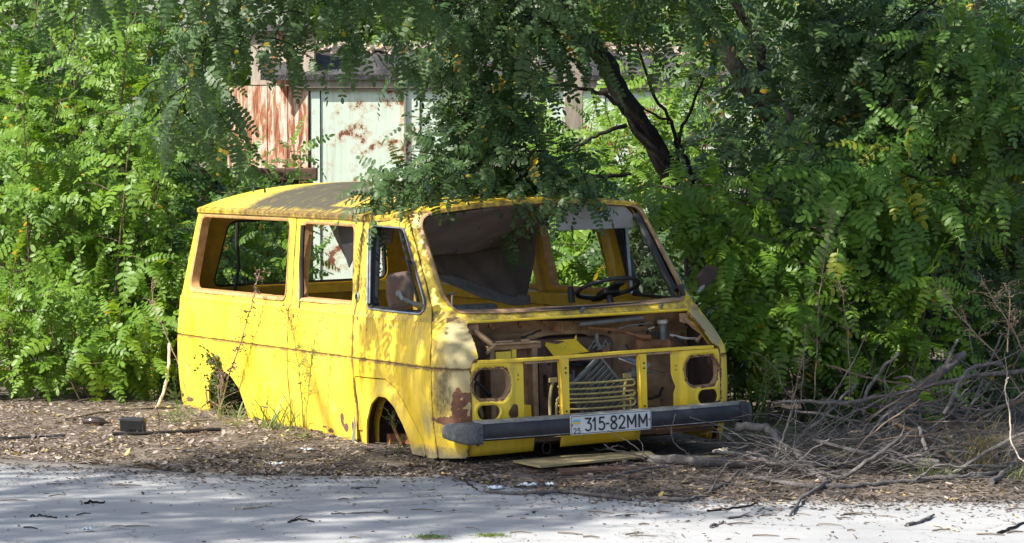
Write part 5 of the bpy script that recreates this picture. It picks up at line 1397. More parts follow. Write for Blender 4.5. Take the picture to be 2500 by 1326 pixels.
limb(t5, 'branch', [(-9.4, 14.7, 6.5), (-9.5, 16.0, 8.0), (-9.0, 17.6, 8.8), (-8.6, 19.0, 9.0)], .09, .02, M['bark_dark'], 52)
for (x_, y_, z_, n) in ((-4.2, 19.2, 4.6, 3),): clump(lf, tw, r, (x_, y_, z_), (.4, .4, .25), n, sc=1.3, hang=.4, length=.5, step=.09)
lf.o = [(a - 3.7, b - 2.1, c + 4.3) for a, b, c in lf.o]; tw = [([Vector(q) + Vector((-3.7, -2.1, 4.3)) for q in P_], r0) for P_, r0 in tw]
build_plant(t5, lf, 'leaf_mid', r, 0, tw)

# ---- far trees that close the view
for i, (x_, y_, n, tone, lab) in enumerate(((-6.5, 36, 9, 'leaf_mid', 'far tree filling the gap above the left bank'), (-3.2, 38, 9, 'leaf_lime', 'far sunlit tree rising behind the rusty gable of the garage'), (.6, 39, 9, 'leaf_lime', 'far sunlit tree behind the ridge of the tarred roof'), (4.0, 38, 9, 'leaf_lime', 'far sunlit tree behind the slender slanting trunk'), (7.2, 37, 9, 'leaf_mid', 'far tree behind the right bank'))):
    ft = empty('background_tree', (x_, y_, 0)); tag(ft, lab, 'tree', 'background trees beyond the garage')
    limb(ft, 'trunk', [(x_, y_, -.05), (x_ + .1, y_, 2), (x_ - .1, y_, 4.5), (x_ + .1, y_, 7)], .16, .05, M['bark_brown'], 60 + i)
    r = random.Random(60 + i); lf = Leafy(); tw = []
    for k in range(46):
        clump(lf, tw, r, (x_ + r.uniform(-2.3, 2.3), y_ + r.uniform(-1.6, 1.2), r.uniform(.5, 6.0) if i != 2 else r.uniform(1.5, 5.4)), (.6, .5, .4), n, sc=1.7, hang=.4, length=.9, step=.16)
    build_plant(ft, lf, tone, r, 0, tw)
print('fronds', NFR[0])
# ================================================================== BRUSH PILE, STICKS, LITTER, WEEDS
def G(px, py, h=0.0):
    p = atg(px, py); z = float(gz(p.x, p.y)) if p.y > float(edge_y(p.x)) - .5 else 0.0
    return Vector((p.x, p.y, max(z, 0.0 if p.y < float(edge_y(p.x)) else -1) + h))
def stick(name, cat, label, pts, r0, r1, mat, seed, group=None, forks=0, sides=8, jit=.004, fl=.3):
    """a loose branch with side forks, one thing"""
    r = random.Random(seed); base = Vector(pts[0]); root = empty(name, tuple(base)); tag(root, label, cat, group)
    o, line = limb(root, 'main_limb', pts, r0, r1, mat, seed, sides, jit)
    for k in range(forks):
        i = r.randrange(len(line) // 5, len(line) - 1); t_ = (line[i + 1] - line[i]).normalized() if i + 1 < len(line) else Vector((1, 0, 0))
        d = t_ + Vector((r.gauss(0, .6), r.gauss(0, .5), abs(r.gauss(.25, .45)))); rr_ = (r0 + (r1 - r0) * i / len(line)) * .5
        s_ = sprout(line[i], d, fl * r.uniform(.5, 1.5), r, .1, 5, .22)
        s_ = [Vector((q.x, q.y, max(q.z, float(gz(q.x, q.y)) + .005))) for q in s_]
        limb(root, 'side_twig', s_, rr_, rr_ * .35, mat, seed * 31 + k, 5, .002)
    return root
GBp = 'cut branches of the brush pile'
B_ = M['bark_grey']
def pt(px, py, Y): return at(px, py, Y)
# the named big ones
stick('fallen_log', 'log', 'longest grey log lying flat along the front of the brush pile', [G(1585, 1140, .035), G(1700, 1150, .04), G(1850, 1152, .04), G(2000, 1158, .05), G(2150, 1158, .045), G(2290, 1160, .04)], .030, .036, B_, 101, None, 2, 10)
stick('fallen_branch', 'branch', 'thick curved grey branch swooping down from the bumper end onto the log', [pt(1800, 1042, 20.5), pt(1870, 1046, 20.4), pt(1910, 1085, 20.3), pt(1965, 1120, 20.1), pt(2005, 1165, 19.9), G(2012, 1195, .03), G(1955, 1225, .02), G(1930, 1262, .015)], .027, .007, B_, 102, None, 1, 10, .006)
stick('fallen_branch', 'branch', 'slender branch with a pale broken tip lying across the curved branch', [pt(1748, 1102, 20.3), pt(1800, 1108, 20.2), pt(1880, 1128, 20.1), pt(1960, 1148, 20.0), pt(2010, 1155, 19.95)], .010, .018, B_, 103, None, 1)
m_tip = stick('branch_stub', 'branch', 'short pale forked stub at the broken tip of the slender branch', [pt(1742, 1103, 20.35), pt(1762, 1100, 20.32), pt(1778, 1104, 20.3)], .010, .012, M['stick_pale'], 104, None, 1, 6, .002, .06)
stick('fallen_branch', 'branch', 'heavy diagonal limb rising to the right out of the middle of the pile', [pt(2120, 1060, 20.8), pt(2200, 990, 21.0), pt(2265, 935, 21.2), pt(2310, 900, 21.3), pt(2355, 865, 21.4)], .032, .024, B_, 105, None, 2, 10)
stick('fallen_branch', 'branch', 'long thin branch curving left to right across the whole pile', [pt(1890, 985, 20.9), pt(1960, 980, 20.9), pt(2060, 985, 20.9), pt(2150, 968, 20.9), pt(2260, 945, 20.9), pt(2380, 918, 20.9), pt(2510, 905, 20.9)], .010, .015, B_, 106, None, 3)
stick('fallen_branch', 'branch', 'branch standing out of the pile with a bent tip against the green fronds', [pt(2110, 1010, 21.0), pt(2112, 965, 21.0), pt(2140, 920, 21.1), pt(2170, 885, 21.1), pt(2195, 865, 21.1)], .012, .009, B_, 107, None, 0)
stick('fallen_branch', 'branch', 'straight diagonal stick crossing behind the left end of the pile', [pt(1960, 1060, 21.0), pt(2020, 1010, 21.1), pt(2065, 965, 21.2), pt(2095, 935, 21.3)], .010, .008, B_, 108, None, 1)
stick('fallen_branch', 'branch', 'short lichened stick leaning with its broken end up in the pile centre', [pt(2190, 1135, 20.3), pt(2170, 1095, 20.4), pt(2150, 1075, 20.5), pt(2125, 1050, 20.6)], .014, .010, B_, 109, None, 1)
stick('fallen_branch', 'branch', 'stick leaning steeply with a pale cut end, upper right of the pile', [pt(2305, 1012, 20.4), pt(2325, 975, 20.5), pt(2345, 930, 20.6), pt(2380, 895, 20.8), pt(2440, 890, 21)], .012, .014, B_, 110, None, 1)
stick('fallen_branch', 'branch', 'lichened stick standing nearly upright low in the pile', [pt(2262, 1098, 20.2), pt(2252, 1070, 20.25), pt(2245, 1045, 20.3)], .012, .010, B_, 111, None, 0)
stick('fallen_branch', 'branch', 'dark upright stub at the left end of the pile beside the bumper', [pt(1872, 1045, 20.6), pt(1876, 1010, 20.6), pt(1880, 982, 20.6)], .011, .011, M['bark_dark'], 112, None, 0)
stick('fallen_branch', 'branch', 'long dark limb lying on the leaf litter just behind the asphalt edge', [G(1805, 1170, .015), G(1860, 1180, .015), G(1960, 1196, .02), G(2080, 1196, .02), G(2200, 1186, .02), G(2340, 1182, .02), G(2450, 1172, .02)], .014, .016, B_, 113, None, 3)
stick('fallen_branch', 'branch', 'gnarled thick branch end lying at the right edge by the asphalt', [G(2420, 1192, .03), G(2455, 1172, .03), G(2480, 1150, .05), G(2490, 1135, .08)], .020, .014, B_, 114, None, 1)
stick('fallen_branch', 'branch', 'bowed branch from the log end down to the asphalt edge', [G(1555, 1218, .012), G(1640, 1226, .015), G(1700, 1222, .015), G(1750, 1196, .02), G(1805, 1172, .03)], .011, .010, B_, 115, None, 2)
stick('fallen_branch', 'branch', 'long crooked branch lying flat below the plywood board', [G(1180, 1203, .012), G(1280, 1210, .014), G(1380, 1206, .016), G(1460, 1215, .016), G(1540, 1224, .012)], .008, .012, B_, 116, None, 2)
stick('fallen_branch', 'branch', 'pair of thin dark sticks running from the board to the log', [G(1430, 1178, .012), G(1500, 1172, .02), G(1560, 1164, .03), G(1640, 1158, .03)], .010, .008, B_, 117, None, 2)
stick('dead_twig', 'twig', 'bare thin twig rising in front of the bumper under the number plate', [pt(1500, 1100, 20.6), pt(1475, 1085, 20.6), pt(1495, 1098, 20.6), pt(1570, 1115, 20.5), pt(1640, 1130, 20.4)], .003, .005, B_, 118, None, 5, 5, .004, .16)
stick('dead_twig', 'twig', 'bare forked twig in front of the bumper right of the number plate', [pt(1700, 1118, 20.5), pt(1650, 1085, 20.5), pt(1640, 1050, 20.5), pt(1650, 1010, 20.5)], .004, .002, B_, 119, None, 3, 5, .004, .12)
stick('dead_twig', 'twig', 'bare twig under the right end of the bumper', [pt(1820, 1110, 20.5), pt(1790, 1080, 20.5), pt(1740, 1040, 20.5)], .005, .002, B_, 120, None, 4, 5, .004, .14)
stick('fallen_branch', 'branch', 'pale bent peeled branch standing at the right edge of the photo', [pt(2520, 1150, 19.9), pt(2470, 1085, 20.0), pt(2465, 1020, 20.1), pt(2455, 960, 20.2), pt(2462, 922, 20.2)], .0055, .003, M['stick_pale'], 121, None, 3, 6, .004, .2)
r = random.Random(77)
for k in range(42):
    px = r.uniform(1880, 2500); lo = np.interp(px, [1860, 2050, 2200, 2350, 2500], [1030, 1000, 960, 905, 890]); py = r.uniform(lo, 1140)
    Y_ = 19.9 + (1150 - py) / 250 * 1.5 + r.uniform(-.15, .3); a = r.gauss(0, .38) + (.1 if r.random() < .7 else 1.2); L_ = r.uniform(.35, 1.2)
    d = Vector((math.cos(a), r.uniform(-.3, .3), math.sin(a) * .8)); c_ = at(px, py, Y_); p0 = c_ - d * L_ * .5
    P_ = [p0]; 
    for i in range(4):
        d = (d + Vector((r.gauss(0, .09), r.gauss(0, .08), r.gauss(0, .11)))).normalized(); P_.append(P_[-1] + d * L_ / 4)
    P_ = [Vector((q.x, q.y, max(q.z, .02))) for q in P_]; w = r.choice([.004, .006, .007, .009, .012, .016])
    stick('fallen_branch', 'branch', 'bare grey branch lying tangled among others in the brush pile on the right', P_, w, w * .6, M['bark_grey'] if r.random() < .8 else M['bark_brown'], 200 + k, GBp, r.choice([1, 2, 3, 4]), 6, .003)
# thin twigs of the pile
m = MB()
for k in range(420):
    px = r.uniform(1800, 2540); lo = np.interp(px, [1800, 2050, 2200, 2350, 2500], [1060, 1020, 985, 940, 920]); py = lo + (1175 - lo) * r.random() ** .8
    Y_ = 19.8 + (1160 - py) / 250 * 1.4 + r.uniform(-.2, .5); a = r.gauss(0, .55); L_ = r.uniform(.12, .55)
    s_ = sprout(at(px, py, Y_), (math.cos(a) * r.choice([-1, 1]), r.uniform(-.4, .4), math.sin(a)), L_, r, .1, 4, .18)
    s_ = [Vector((q.x, q.y, max(q.z, .012))) for q in s_]; w = r.uniform(.0012, .0035); m.tube(s_, [w, w * .9, w * .8, w * .6, w * .4], 4, False)
o = m.build('brush_pile_twigs', M['bark_grey'], None, 60); tag(o, 'mass of thin bare twigs tangled through the brush pile on the right', 'twigs', kind='stuff')
# sticks on the asphalt
r = random.Random(31)
named = [([(570, 1245), (615, 1242), (662, 1236)], .008, 'pale grey stick lying on the asphalt below the front wheel arch'), ([(208, 1231), (232, 1229), (256, 1230)], .008, 'short dark stick on the asphalt below the black crate'),
 ([(808, 1256), (880, 1254), (950, 1254)], .005, 'long thin straight twig on the asphalt, middle of the road'), ([(75, 1263), (105, 1261), (136, 1266)], .006, 'crooked dark twig on the asphalt near the left edge'),
 ([(704, 1277), (730, 1271), (768, 1276)], .006, 'forked dark twig on the asphalt left of the road centre'), ([(1728, 1250), (1790, 1243), (1852, 1232)], .008, 'knobbly dark stick on the asphalt in front of the log'),
 ([(1776, 1268), (1830, 1262), (1898, 1259)], .007, 'second knobbly stick on the asphalt in front of the brush pile'), ([(1735, 1290), (1765, 1278), (1782, 1284)], .008, 'bent hooked stick on the sunny asphalt'),
 ([(2215, 1285), (2255, 1275), (2280, 1262)], .011, 'thick curved stick on the sunny asphalt at the right'), ([(2270, 1282), (2300, 1290), (2340, 1300)], .009, 'pale stick behind the thick curved one on the sunny asphalt'),
 ([(2436, 1306), (2470, 1292), (2500, 1278)], .009, 'dark straight stick at the right edge of the sunny asphalt'), ([(2180, 1075 + 130), (2250, 1213), (2330, 1222)], .009, 'grey stick on the litter edge right of the bent branch'),
 ([(1124, 1170), (1150, 1188), (1165, 1198)], .006, 'short dark twig stuck at the litter edge below the bumper end'), ([(1000, 1146), (1060, 1150), (1098, 1144)], .007, 'dark strip of bark on the litter edge under the front corner')]
for i, (pp, w, lab) in enumerate(named):
    stick('loose_stick', 'stick', lab, [G(x, y, w * .8) for x, y in pp], w, w * .6, M['stick_pale'] if 'pale' in lab else (M['bark_dark'] if 'dark' in lab else B_), 400 + i, None, 1 if 'fork' in lab or 'knob' in lab else 0, 7, .004, .1)
for k in range(46):
    px = r.uniform(0, 2500); py = r.uniform(1165, 1320) if px < 1200 else r.uniform(1235, 1320); a = r.gauss(0, .5); L_ = r.uniform(.03, .16); p = G(px, py, .005); w = r.uniform(.002, .005)
    d = Vector((math.cos(a), math.sin(a) * 1.3, 0)); m = MB(); m.tube([(0, 0, 0), d * L_ * .5 + Vector((0, r.gauss(0, .008), .004)), d * L_], [w, w, w * .6], 5)
    o = m.build('twig', M['twig'] if r.random() < .7 else M['bark_dark'], None, 60); o.location = p
    tag(o, 'small dry twig lying loose on the grey asphalt', 'twig', 'small twigs scattered on the asphalt')

# fallen leaves
def scatter_leaves(name, label, mat, n, area, size, seed, lift=.006):
    r = np.random.RandomState(seed); px, py = area(r, n); kp = vnoise(px / 60, py / 22, 1.6, 5) + vnoise(px / 19, py / 8, 1.5, 6) + r.normal(0, .30, len(px)) > (-.10 if seed in (1, 2) else -.5); px, py = px[kp], py[kp]; a = (663.0 - py) / FPX
    dz = math.sin(PITCH) + a * math.cos(PITCH); t_ = -CAM_H / dz; x = (px - 1250) / FPX * t_; y = t_ * (math.cos(PITCH) - a * math.sin(PITCH))
    z = np.where(y > edge_y(x) - .5, np.maximum(gz(x, y), np.where(y < edge_y(x) + .2, 0.001, -1)), 0.0)
    sec = [(-.5, .25), (-.15, .9), (.2, .85), (.5, .2)]; V0 = []
    for s, q in sec: V0 += [(s, q * .27, .10 * (s * s) + .05), (s, 0, .10 * s * s), (s, -q * .27, .10 * s * s + .05)]
    V0 = np.array(V0); F0 = np.array([[3 * i + j, 3 * i + j + 1, 3 * i + j + 4, 3 * i + j + 3] for i in range(3) for j in (0, 1)])
    N = len(x); yaw = r.uniform(0, 2 * PI, N); s = size * r.lognormal(0, .35, N).clip(.4, 2.0); tx = r.normal(0, .25, N); ty = r.normal(0, .25, N)
    V = np.broadcast_to(V0, (N,) + V0.shape).copy(); V[..., 2] *= r.uniform(-.8, 2.5, N)[:, None]; V *= s[:, None, None]
    V[..., 2] += V[..., 0] * tx[:, None] + V[..., 1] * ty[:, None]
    c_, s_ = np.cos(yaw)[:, None], np.sin(yaw)[:, None]; X_ = V[..., 0] * c_ - V[..., 1] * s_; Y_ = V[..., 0] * s_ + V[..., 1] * c_
    W = np.stack([X_ + x[:, None], Y_ + y[:, None], V[..., 2] - V[..., 2].min(1)[:, None] + z[:, None] + lift * r.uniform(0, 1, N)[:, None]], -1)
    F = (F0[None] + (np.arange(N) * 12)[:, None, None]).reshape(-1, 4)
    o = link(name, npmesh(name, W.reshape(-1, 3), F, np.repeat(r.uniform(0, 1, N), 12)), M[mat]); tag(o, label, 'leaves', kind='stuff')
def ar_left(r, n): px = r.uniform(-40, 1150, n); py = np.interp(px, [0, 500, 1150], [990, 1000, 1080]) + (np.interp(px, [0, 300, 500, 1150], [1120, 1140, 1160, 1165]) - np.interp(px, [0, 500, 1150], [990, 1000, 1080])) * r.beta(1.2, 1.0, n); return px, py
def ar_left_shade(r, n):  # thinned in the sunny patch, so the brown leaves paint the shade band
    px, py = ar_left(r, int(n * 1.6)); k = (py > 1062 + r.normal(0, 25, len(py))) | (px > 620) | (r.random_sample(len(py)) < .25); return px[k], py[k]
def ar_right(r, n): px = r.uniform(1000, 2560, n); return px, 1075 + (np.interp(px, [1000, 1400, 1700, 2560], [1160, 1210, 1225, 1228]) - 1075) * r.beta(1.6, 1.0, n)
def ar_road(r, n): px = r.uniform(-40, 2560, n); e = np.interp(px, [0, 500, 1100, 1400, 1700, 2560], [1130, 1160, 1150, 1205, 1225, 1225]); return px, np.minimum(1335, e + r.exponential(14, n) * (1 + (r.random_sample(n) < .08) * 6))
def ar_back(r, n): return r.uniform(-40, 2560, n), r.uniform(900, 1000, n)
scatter_leaves('fallen_leaves', 'pale tan fallen locust leaves carpeting the ground left of the minibus', 'litter', 16000, ar_left, .027, 1)
scatter_leaves('fallen_leaves', 'brown crumpled fallen leaves darkening the shaded litter left of the minibus', 'litter_shade_brown', 16000, ar_left_shade, .024, 2)
scatter_leaves('fallen_leaves', 'shade-browned fallen leaves around the brush pile and under the bumper', 'litter_shade_brown', 17000, ar_right, .023, 3)
scatter_leaves('fallen_leaves', 'tan and yellow fallen leaves in front of the brush pile', 'litter', 1300, ar_right, .030, 4)
scatter_leaves('fallen_leaves', 'scattered leaves and crumbs along the edge of the asphalt', 'litter_shade_brown', 3600, ar_road, .020, 5, .001)
scatter_leaves('fallen_leaves', 'fallen leaves on the ground under the shrubs', 'litter_shade_brown', 3000, ar_back, .05, 6)
# leaves lying on the garage roof
rr2 = np.random.RandomState(9); m = MB()
for k in range(1500):
    x = rr2.uniform(-.2, 4.0); b = rr2.beta(1, 2) * .5 + .22; q = Vector(rfn((x + .45) / 5.2, b)); q.z += .02
    a = rr2.uniform(0, 6.3); d = Vector((math.cos(a), math.sin(a), rr2.normal(0, .4))) * .035; e = Vector((-math.sin(a), math.cos(a), rr2.normal(0, .5))) * .018; n = len(m.v)
    m.v += [tuple(q - d), tuple(q + e), tuple(q + d), tuple(q - e)]; m.f.append([n, n + 1, n + 2, n + 3])
o = m.build('roof_litter', M['litter'], bd, 0); o['kind'] = 'stuff'
# small debris: crumbs on asphalt, twigs in the litter
m = MB(); r = random.Random(3)
for k in range(800):
    px = r.uniform(-20, 2520); e = np.interp(px, [0, 500, 1100, 1400, 1700, 2560], [1120, 1150, 1140, 1195, 1215, 1215]); py = r.uniform(e, 1330) if r.random() < .45 else e + r.uniform(-8, 22); p = G(px, py); s = r.uniform(.002, .005) if r.random() < .85 else r.uniform(.006, .012)
    m.box(p + Vector((0, 0, s * .3)), (s * r.uniform(.8, 2.5), s, s * .7), Matrix.Rotation(r.uniform(0, 3), 3, 'Z'))
o = m.build('road_grit', M['twig'], None, 0); tag(o, 'grit and crumbs of bark strewn over the asphalt', 'grit', kind='stuff')
m = MB()
for k in range(4200):
    px = r.uniform(-20, 2540); lo, hi = (990 if px < 560 else 1075 if px > 1050 else 1060), np.interp(px, [0, 500, 1100, 1400, 1700, 2560], [1125, 1152, 1150, 1200, 1220, 1220]); p = G(px, r.uniform(lo, hi), .008)
    a = r.gauss(0, .9); L_ = r.uniform(.04, .22); d = Vector((math.cos(a), math.sin(a), r.uniform(-.05, .12))) * L_; w = r.uniform(.001, .003); m.tube([p, p + d * .5 + Vector((0, 0, .006)), p + d], [w, w, w * .6], 3, False)
o = m.build('litter_twigs', M['twig'], None, 60); tag(o, 'tiny dry twigs and stalks mixed through the leaf litter', 'twigs', kind='stuff')

# ---- loose things
m = MB(); c0 = G(326, 1072); m.box((0, 0, .095), (.165, .05, .19)); crate = empty('plastic_sheet', tuple(c0)); crate.rotation_euler = (.25, .0, -.12); tag(crate, 'square black plastic panel standing tilted on the leaf litter left of the minibus', 'panel')
m = MB(); 
pr = roundp([(-.082, 0), (-.080, .115), (.070, .108), (.085, .09), (.078, .0)], .008, 3); m.poly([(a, -.02, b) for a, b in pr], (0, -1, 0), .045); m.build('panel_face', M['black'], crate, 30, .003)
m = MB(); m.tube([(.08, -.04, .085), (.078, -.045, .0)], .010, 6); m.tube([(-.08, -.045, .114), (.07, -.045, .107)], .004, 6); m.build('bent_edge', M['black'], crate)
m = MB(); m.poly([(-.13, -.05, .012), (-.06, -.06, .016), (.02, -.05, .012), (-.06, .02, .01), (-.12, .01, .01)], (0, 0, 1), .006); m.build('broken_flap', M['black'], crate)
bo = empty('brown_bottle', tuple(G(232, 1050, .02))); bo.rotation_euler = (0, 0, -.25); tag(bo, 'dark glass bottle lying on its side on the litter beside the black panel', 'bottle')
t = NT('dark_bottle_glass'); t.col((.03, .02, .015)); M['bglass'] = t.set(.08, 0, .6)
m = MB(); m.lathe([(0, -.075), (.026, -.075), (.030, -.068), (.030, .03), (.024, .055), (.011, .075), (.010, .115), (.012, .117), (0, .118)], (0, 0, .012), (1, 0, 0), 20); m.build('glass_body', M['bglass'], bo, 50)
m = MB(); m.lathe([(0, .117), (.013, .117), (.013, .130), (0, .130)], (0, 0, .012), (1, 0, 0), 12); m.build('cap', M['rust'], bo)
stick('iron_pipe', 'pipe', 'straight dark pipe lying on the litter from the black panel towards the minibus', [G(275, 1078, .018), G(400, 1077, .022), G(540, 1075, .022)], .012, .012, M['bark_dark'], 450, None, 0, 10, .001)
stick('black_cable', 'cable', 'thick black cable lying on the litter at the left edge', [G(-30, 1086, .012), G(60, 1082, .014), G(158, 1079, .012)], .011, .011, M['black'], 451, None, 0, 8, .002)
stick('black_cable', 'cable', 'thin black cable curving over the sunlit litter towards the rear corner', [G(160, 1037, .012), G(240, 1024, .014), G(330, 1012, .012), G(425, 1008, .012)], .006, .006, M['black'], 452, None, 0, 6, .002)
stick('leaning_pole', 'pole', 'pale debarked pole leaning against the rear corner of the minibus', [at(375, 1012, 24.55), at(398, 960, 24.75), at(410, 900, 24.9), at(414, 838, 25.0)], .013, .011, M['stick_pale'], 453, None, 0, 8, .003)
bdp = empty('plywood_board', tuple(G(1440, 1142, .02))); tag(bdp, 'weathered yellow plywood board lying flat on the ground under the number plate', 'board')
q = [atg(1252, 1146), atg(1320, 1160), atg(1600, 1140), atg(1585, 1130), atg(1400, 1132)]; m = MB(); b0 = bdp.location
m.poly([(p.x - b0.x, p.y - b0.y, .018 + (.02 if i in (2, 3) else 0)) for i, p in enumerate(q)], (0, 0, 1), .012); m.build('board_sheet', M['wood_pale'], bdp)
q = [atg(1360, 1158), atg(1370, 1167), atg(1600, 1156), atg(1590, 1148)]; m = MB(); m.poly([(p.x - b0.x, p.y - b0.y, .0) for p in q], (0, 0, 1), .02); m.build('dark_underlayer', M['primer_dark'], bdp)
q = [atg(1590, 1128), atg(1760, 1124), atg(1765, 1131), atg(1600, 1136)]; m = MB(); m.poly([(p.x, p.y, .03) for p in q], (0, 0, 1), .012); o = m.build('narrow_plank', M['wood_pale']); tag(o, 'narrow pale plank behind the end of the grey log', 'plank')
for i, (px, py, w, lab) in enumerate(((1430, 1126, .05, 'crumpled blue white scrap of paper in front of the licence plate'), (668, 1137, .09, 'flat white paper strip on the litter left of the front wheel arch'), (752, 1112, .09, 'white paper strip near the sliding door on the litter'), (1290, 1189, .10, 'torn white paper scraps at the asphalt edge below the board'), (1205, 1196, .08, 'flat pale paper scrap beside the crooked branch'), (1342, 1188, .05, 'small blue paper scrap at the asphalt edge'), (215, 1298, .05, 'small pale scrap on the asphalt in the lower left'))):
    rr_ = random.Random(i); m = MB(); n = 7
    m.grid(lambda a, b: ((a - .5) * w * (1 + .3 * math.sin(b * 5 + i)), (b - .5) * w * .8, .006 + abs(.016 * math.sin(a * 7 + i) * math.cos(b * 6 + i * 2))), 8, 6)
    o = m.build('paper_scrap', M['paper'], None, 0); o.location = G(px, py, .003); o.rotation_euler = (0, 0, i); tag(o, lab, 'paper scrap')
    s_ = o.modifiers.new('s', 'SOLIDIFY'); s_.thickness = .0015

# ---- weeds
def blades(name, label, p, n, h, spread, mat, seed, w=.005, cat='grass', group=None):
    r = random.Random(seed); root = empty(name, tuple(p)); tag(root, label, cat, group); m = MB()
    for k in range(n):
        a = r.uniform(0, 2 * PI); q = Vector((r.gauss(0, spread * .25), r.gauss(0, spread * .25), 0)); H = h * r.uniform(.45, 1.1); d = Vector((math.cos(a) * spread / h * r.uniform(.2, 1.2), math.sin(a) * spread / h * .7, 1)).normalized(); sd_ = Vector((-math.sin(a + .8), math.cos(a + .8), 0)) * w * r.uniform(.6, 1.2); n0 = len(m.v)
        for i in range(6):
            f = i / 5; c_ = sd_ * (1 - f) ** .6 * (1 if i < 5 else 0); m.v += [tuple(q - c_), tuple(q + c_)]; q = q + d * H / 5; d = (d + Vector((0, 0, -.26)) * (1 + f) + Vector((r.gauss(0, .04), 0, 0))).normalized() if True else d
        for i in range(5): m.f.append([n0 + 2 * i, n0 + 2 * i + 1, n0 + 2 * i + 3, n0 + 2 * i + 2])
    o = m.build('blades', mat, root, 0); o['kind'] = 'stuff'; return root
def vp(u, v, z=0): 
    q = v2w((u, v, z)); q.z = float(gz(q.x, q.y)); return q
blades('grass_clump', 'clump of long green grass growing against the sliding door', vp(2.35, -1.12), 42, .42, .30, M['grass'], 1, .0055)
blades('grass_clump', 'thin grass tuft by the sill below the rear quarter panel', vp(1.6, -1.10), 30, .28, .25, M['grass'], 2, .004)
blades('grass_clump', 'small grass tuft between the rear wheel arch and the black panel', vp(1.05, -1.25), 26, .20, .22, M['grass'], 3, .003)
blades('grass_clump', 'tall green grass clump at the right end of the brush pile', G(2400, 1150), 60, .46, .30, M['grass'], 4, .0055)
blades('grass_clump', 'dry pale grass clump in front of the brush pile on the right', G(2270, 1175), 44, .26, .26, M['grass'], 5, .003)
blades('grass_clump', 'green grass tuft at the lower right edge beside the gnarled branch', G(2490, 1180), 30, .22, .2, M['grass'], 6, .003)
blades('grass_clump', 'green grass behind the right end of the bumper', at(1870, 1000, 22.3) * Vector((1, 1, 0)), 60, .32, .35, M['grass'], 7, .003) if False else blades('grass_clump', 'green grass behind the right end of the bumper', Vector((gp(1875, 22.3), 22.3, 0)), 70, .34, .35, M['grass'], 7, .003)
for i, (px, py, n, h, lab) in enumerate(((1050, 1312, 170, .06, 'low grass tuft growing from the asphalt at the bottom edge, left half'), (1200, 1308, 170, .06, 'low grass tuft growing from the asphalt at the bottom edge, right half'), (830, 1326, 30, .03, 'tiny grass tuft at the bottom edge left of the others'), (2140, 1278, 60, .02, 'tiny green growth in a crack of the sunny asphalt'), (310, 1118, 60, .06, 'low green weed patch on the litter below the black panel'), (1020, 1085, 60, .10, 'green weeds growing inside the front wheel arch'), (2060, 1185, 40, .04, 'low green weeds beside the long dark limb'))):
    blades('weed_patch', lab, G(px, py), n, h, .16 if i != 5 else .12, M['grass'], 30 + i, .003, 'weeds')
# small leafy weeds hanging about the minibus
def stalk(name, label, cat, pts, r0, mat, seed, nb, bl, leafn, leafs, leafmat, hang=0.0):
    r = random.Random(seed); base = Vector(pts[0]); root = empty(name, tuple(base)); tag(root, label, cat)
    o, line = limb(root, 'main_stalk', pts, r0, r0 * .5, mat, seed, 5, .003); m = MB(); lv = MB()
    tips = []
    for k in range(nb):
        i = r.randrange(len(line) // 4, len(line)); d = Vector((r.gauss(0, .8), r.gauss(0, .5), r.uniform(.1, 1.0) - hang)); s_ = sprout(line[i], d, bl * r.uniform(.4, 1.2), r, .0, 5, .18); m.tube([q - base for q in s_], [.0018, .0016, .0014, .0012, .001, .0008], 3, False); tips += s_[1:]
    if nb: o = m.build('side_stalks', mat, root, 60); o['kind'] = 'stuff'
    for k in range(leafn):
        q = (r.choice(tips) if tips and r.random() < .8 else r.choice(line[len(line) // 5:])) - base + Vector((r.gauss(0, .008), r.gauss(0, .008), r.gauss(0, .008))); d = Vector((r.gauss(0, 1), r.gauss(0, 1), r.gauss(-.2, .8))).normalized() * leafs * r.uniform(.5, 1.2); e = d.cross(Vector((r.gauss(0, 1), r.gauss(0, 1), 1))).normalized() * leafs * .28; n = len(lv.v)
        lv.v += [tuple(q), tuple(q + d * .5 + e), tuple(q + d), tuple(q + d * .5 - e)]; lv.f.append([n, n + 1, n + 2, n + 3])
    if leafn: o = lv.build('small_leaves', leafmat, root, 0); o['kind'] = 'stuff'
    return root
W_ = v2w
stalk('dead_vine', 'dead brown vine stalk climbing from the rear wheel arch to the rear window', 'weed', [W_((1.15, -1.06, .02)), W_((1.30, -1.05, .30)), W_((1.52, -1.05, .52)), W_((1.70, -1.05, .74)), W_((1.80, -1.03, .92)), W_((1.86, -1.02, 1.06))], .006, M['dry'], 1, 26, .07, 260, .024, M['bark_brown'], .7)
stalk('dry_weed', 'thin dry weed curving over the rear quarter panel from the left', 'weed', [W_((.75, -1.10, .0)), W_((.62, -1.12, .30)), W_((.35, -1.12, .55)), W_((.05, -1.10, .75)), W_((-.25, -1.0, .90))], .003, M['dry'], 2, 24, .08, 200, .012, M['dry'])
stalk('green_weed', 'slender green weed standing in front of the sliding door seam', 'weed', [W_((2.75, -1.12, -.02)), W_((2.74, -1.11, .30)), W_((2.64, -1.10, .58)), W_((2.50, -1.10, .84))], .0035, M['stem_green'], 3, 26, .16, 240, .016, M['leaf_yellow'])
stalk('green_weed', 'second slender weed with a bent tip beside the sliding door', 'weed', [W_((2.80, -1.12, -.02)), W_((2.84, -1.11, .30)), W_((2.92, -1.10, .58)), W_((3.05, -1.10, .80))], .003, M['stem_green'], 4, 22, .13, 180, .014, M['leaf_yellow'])
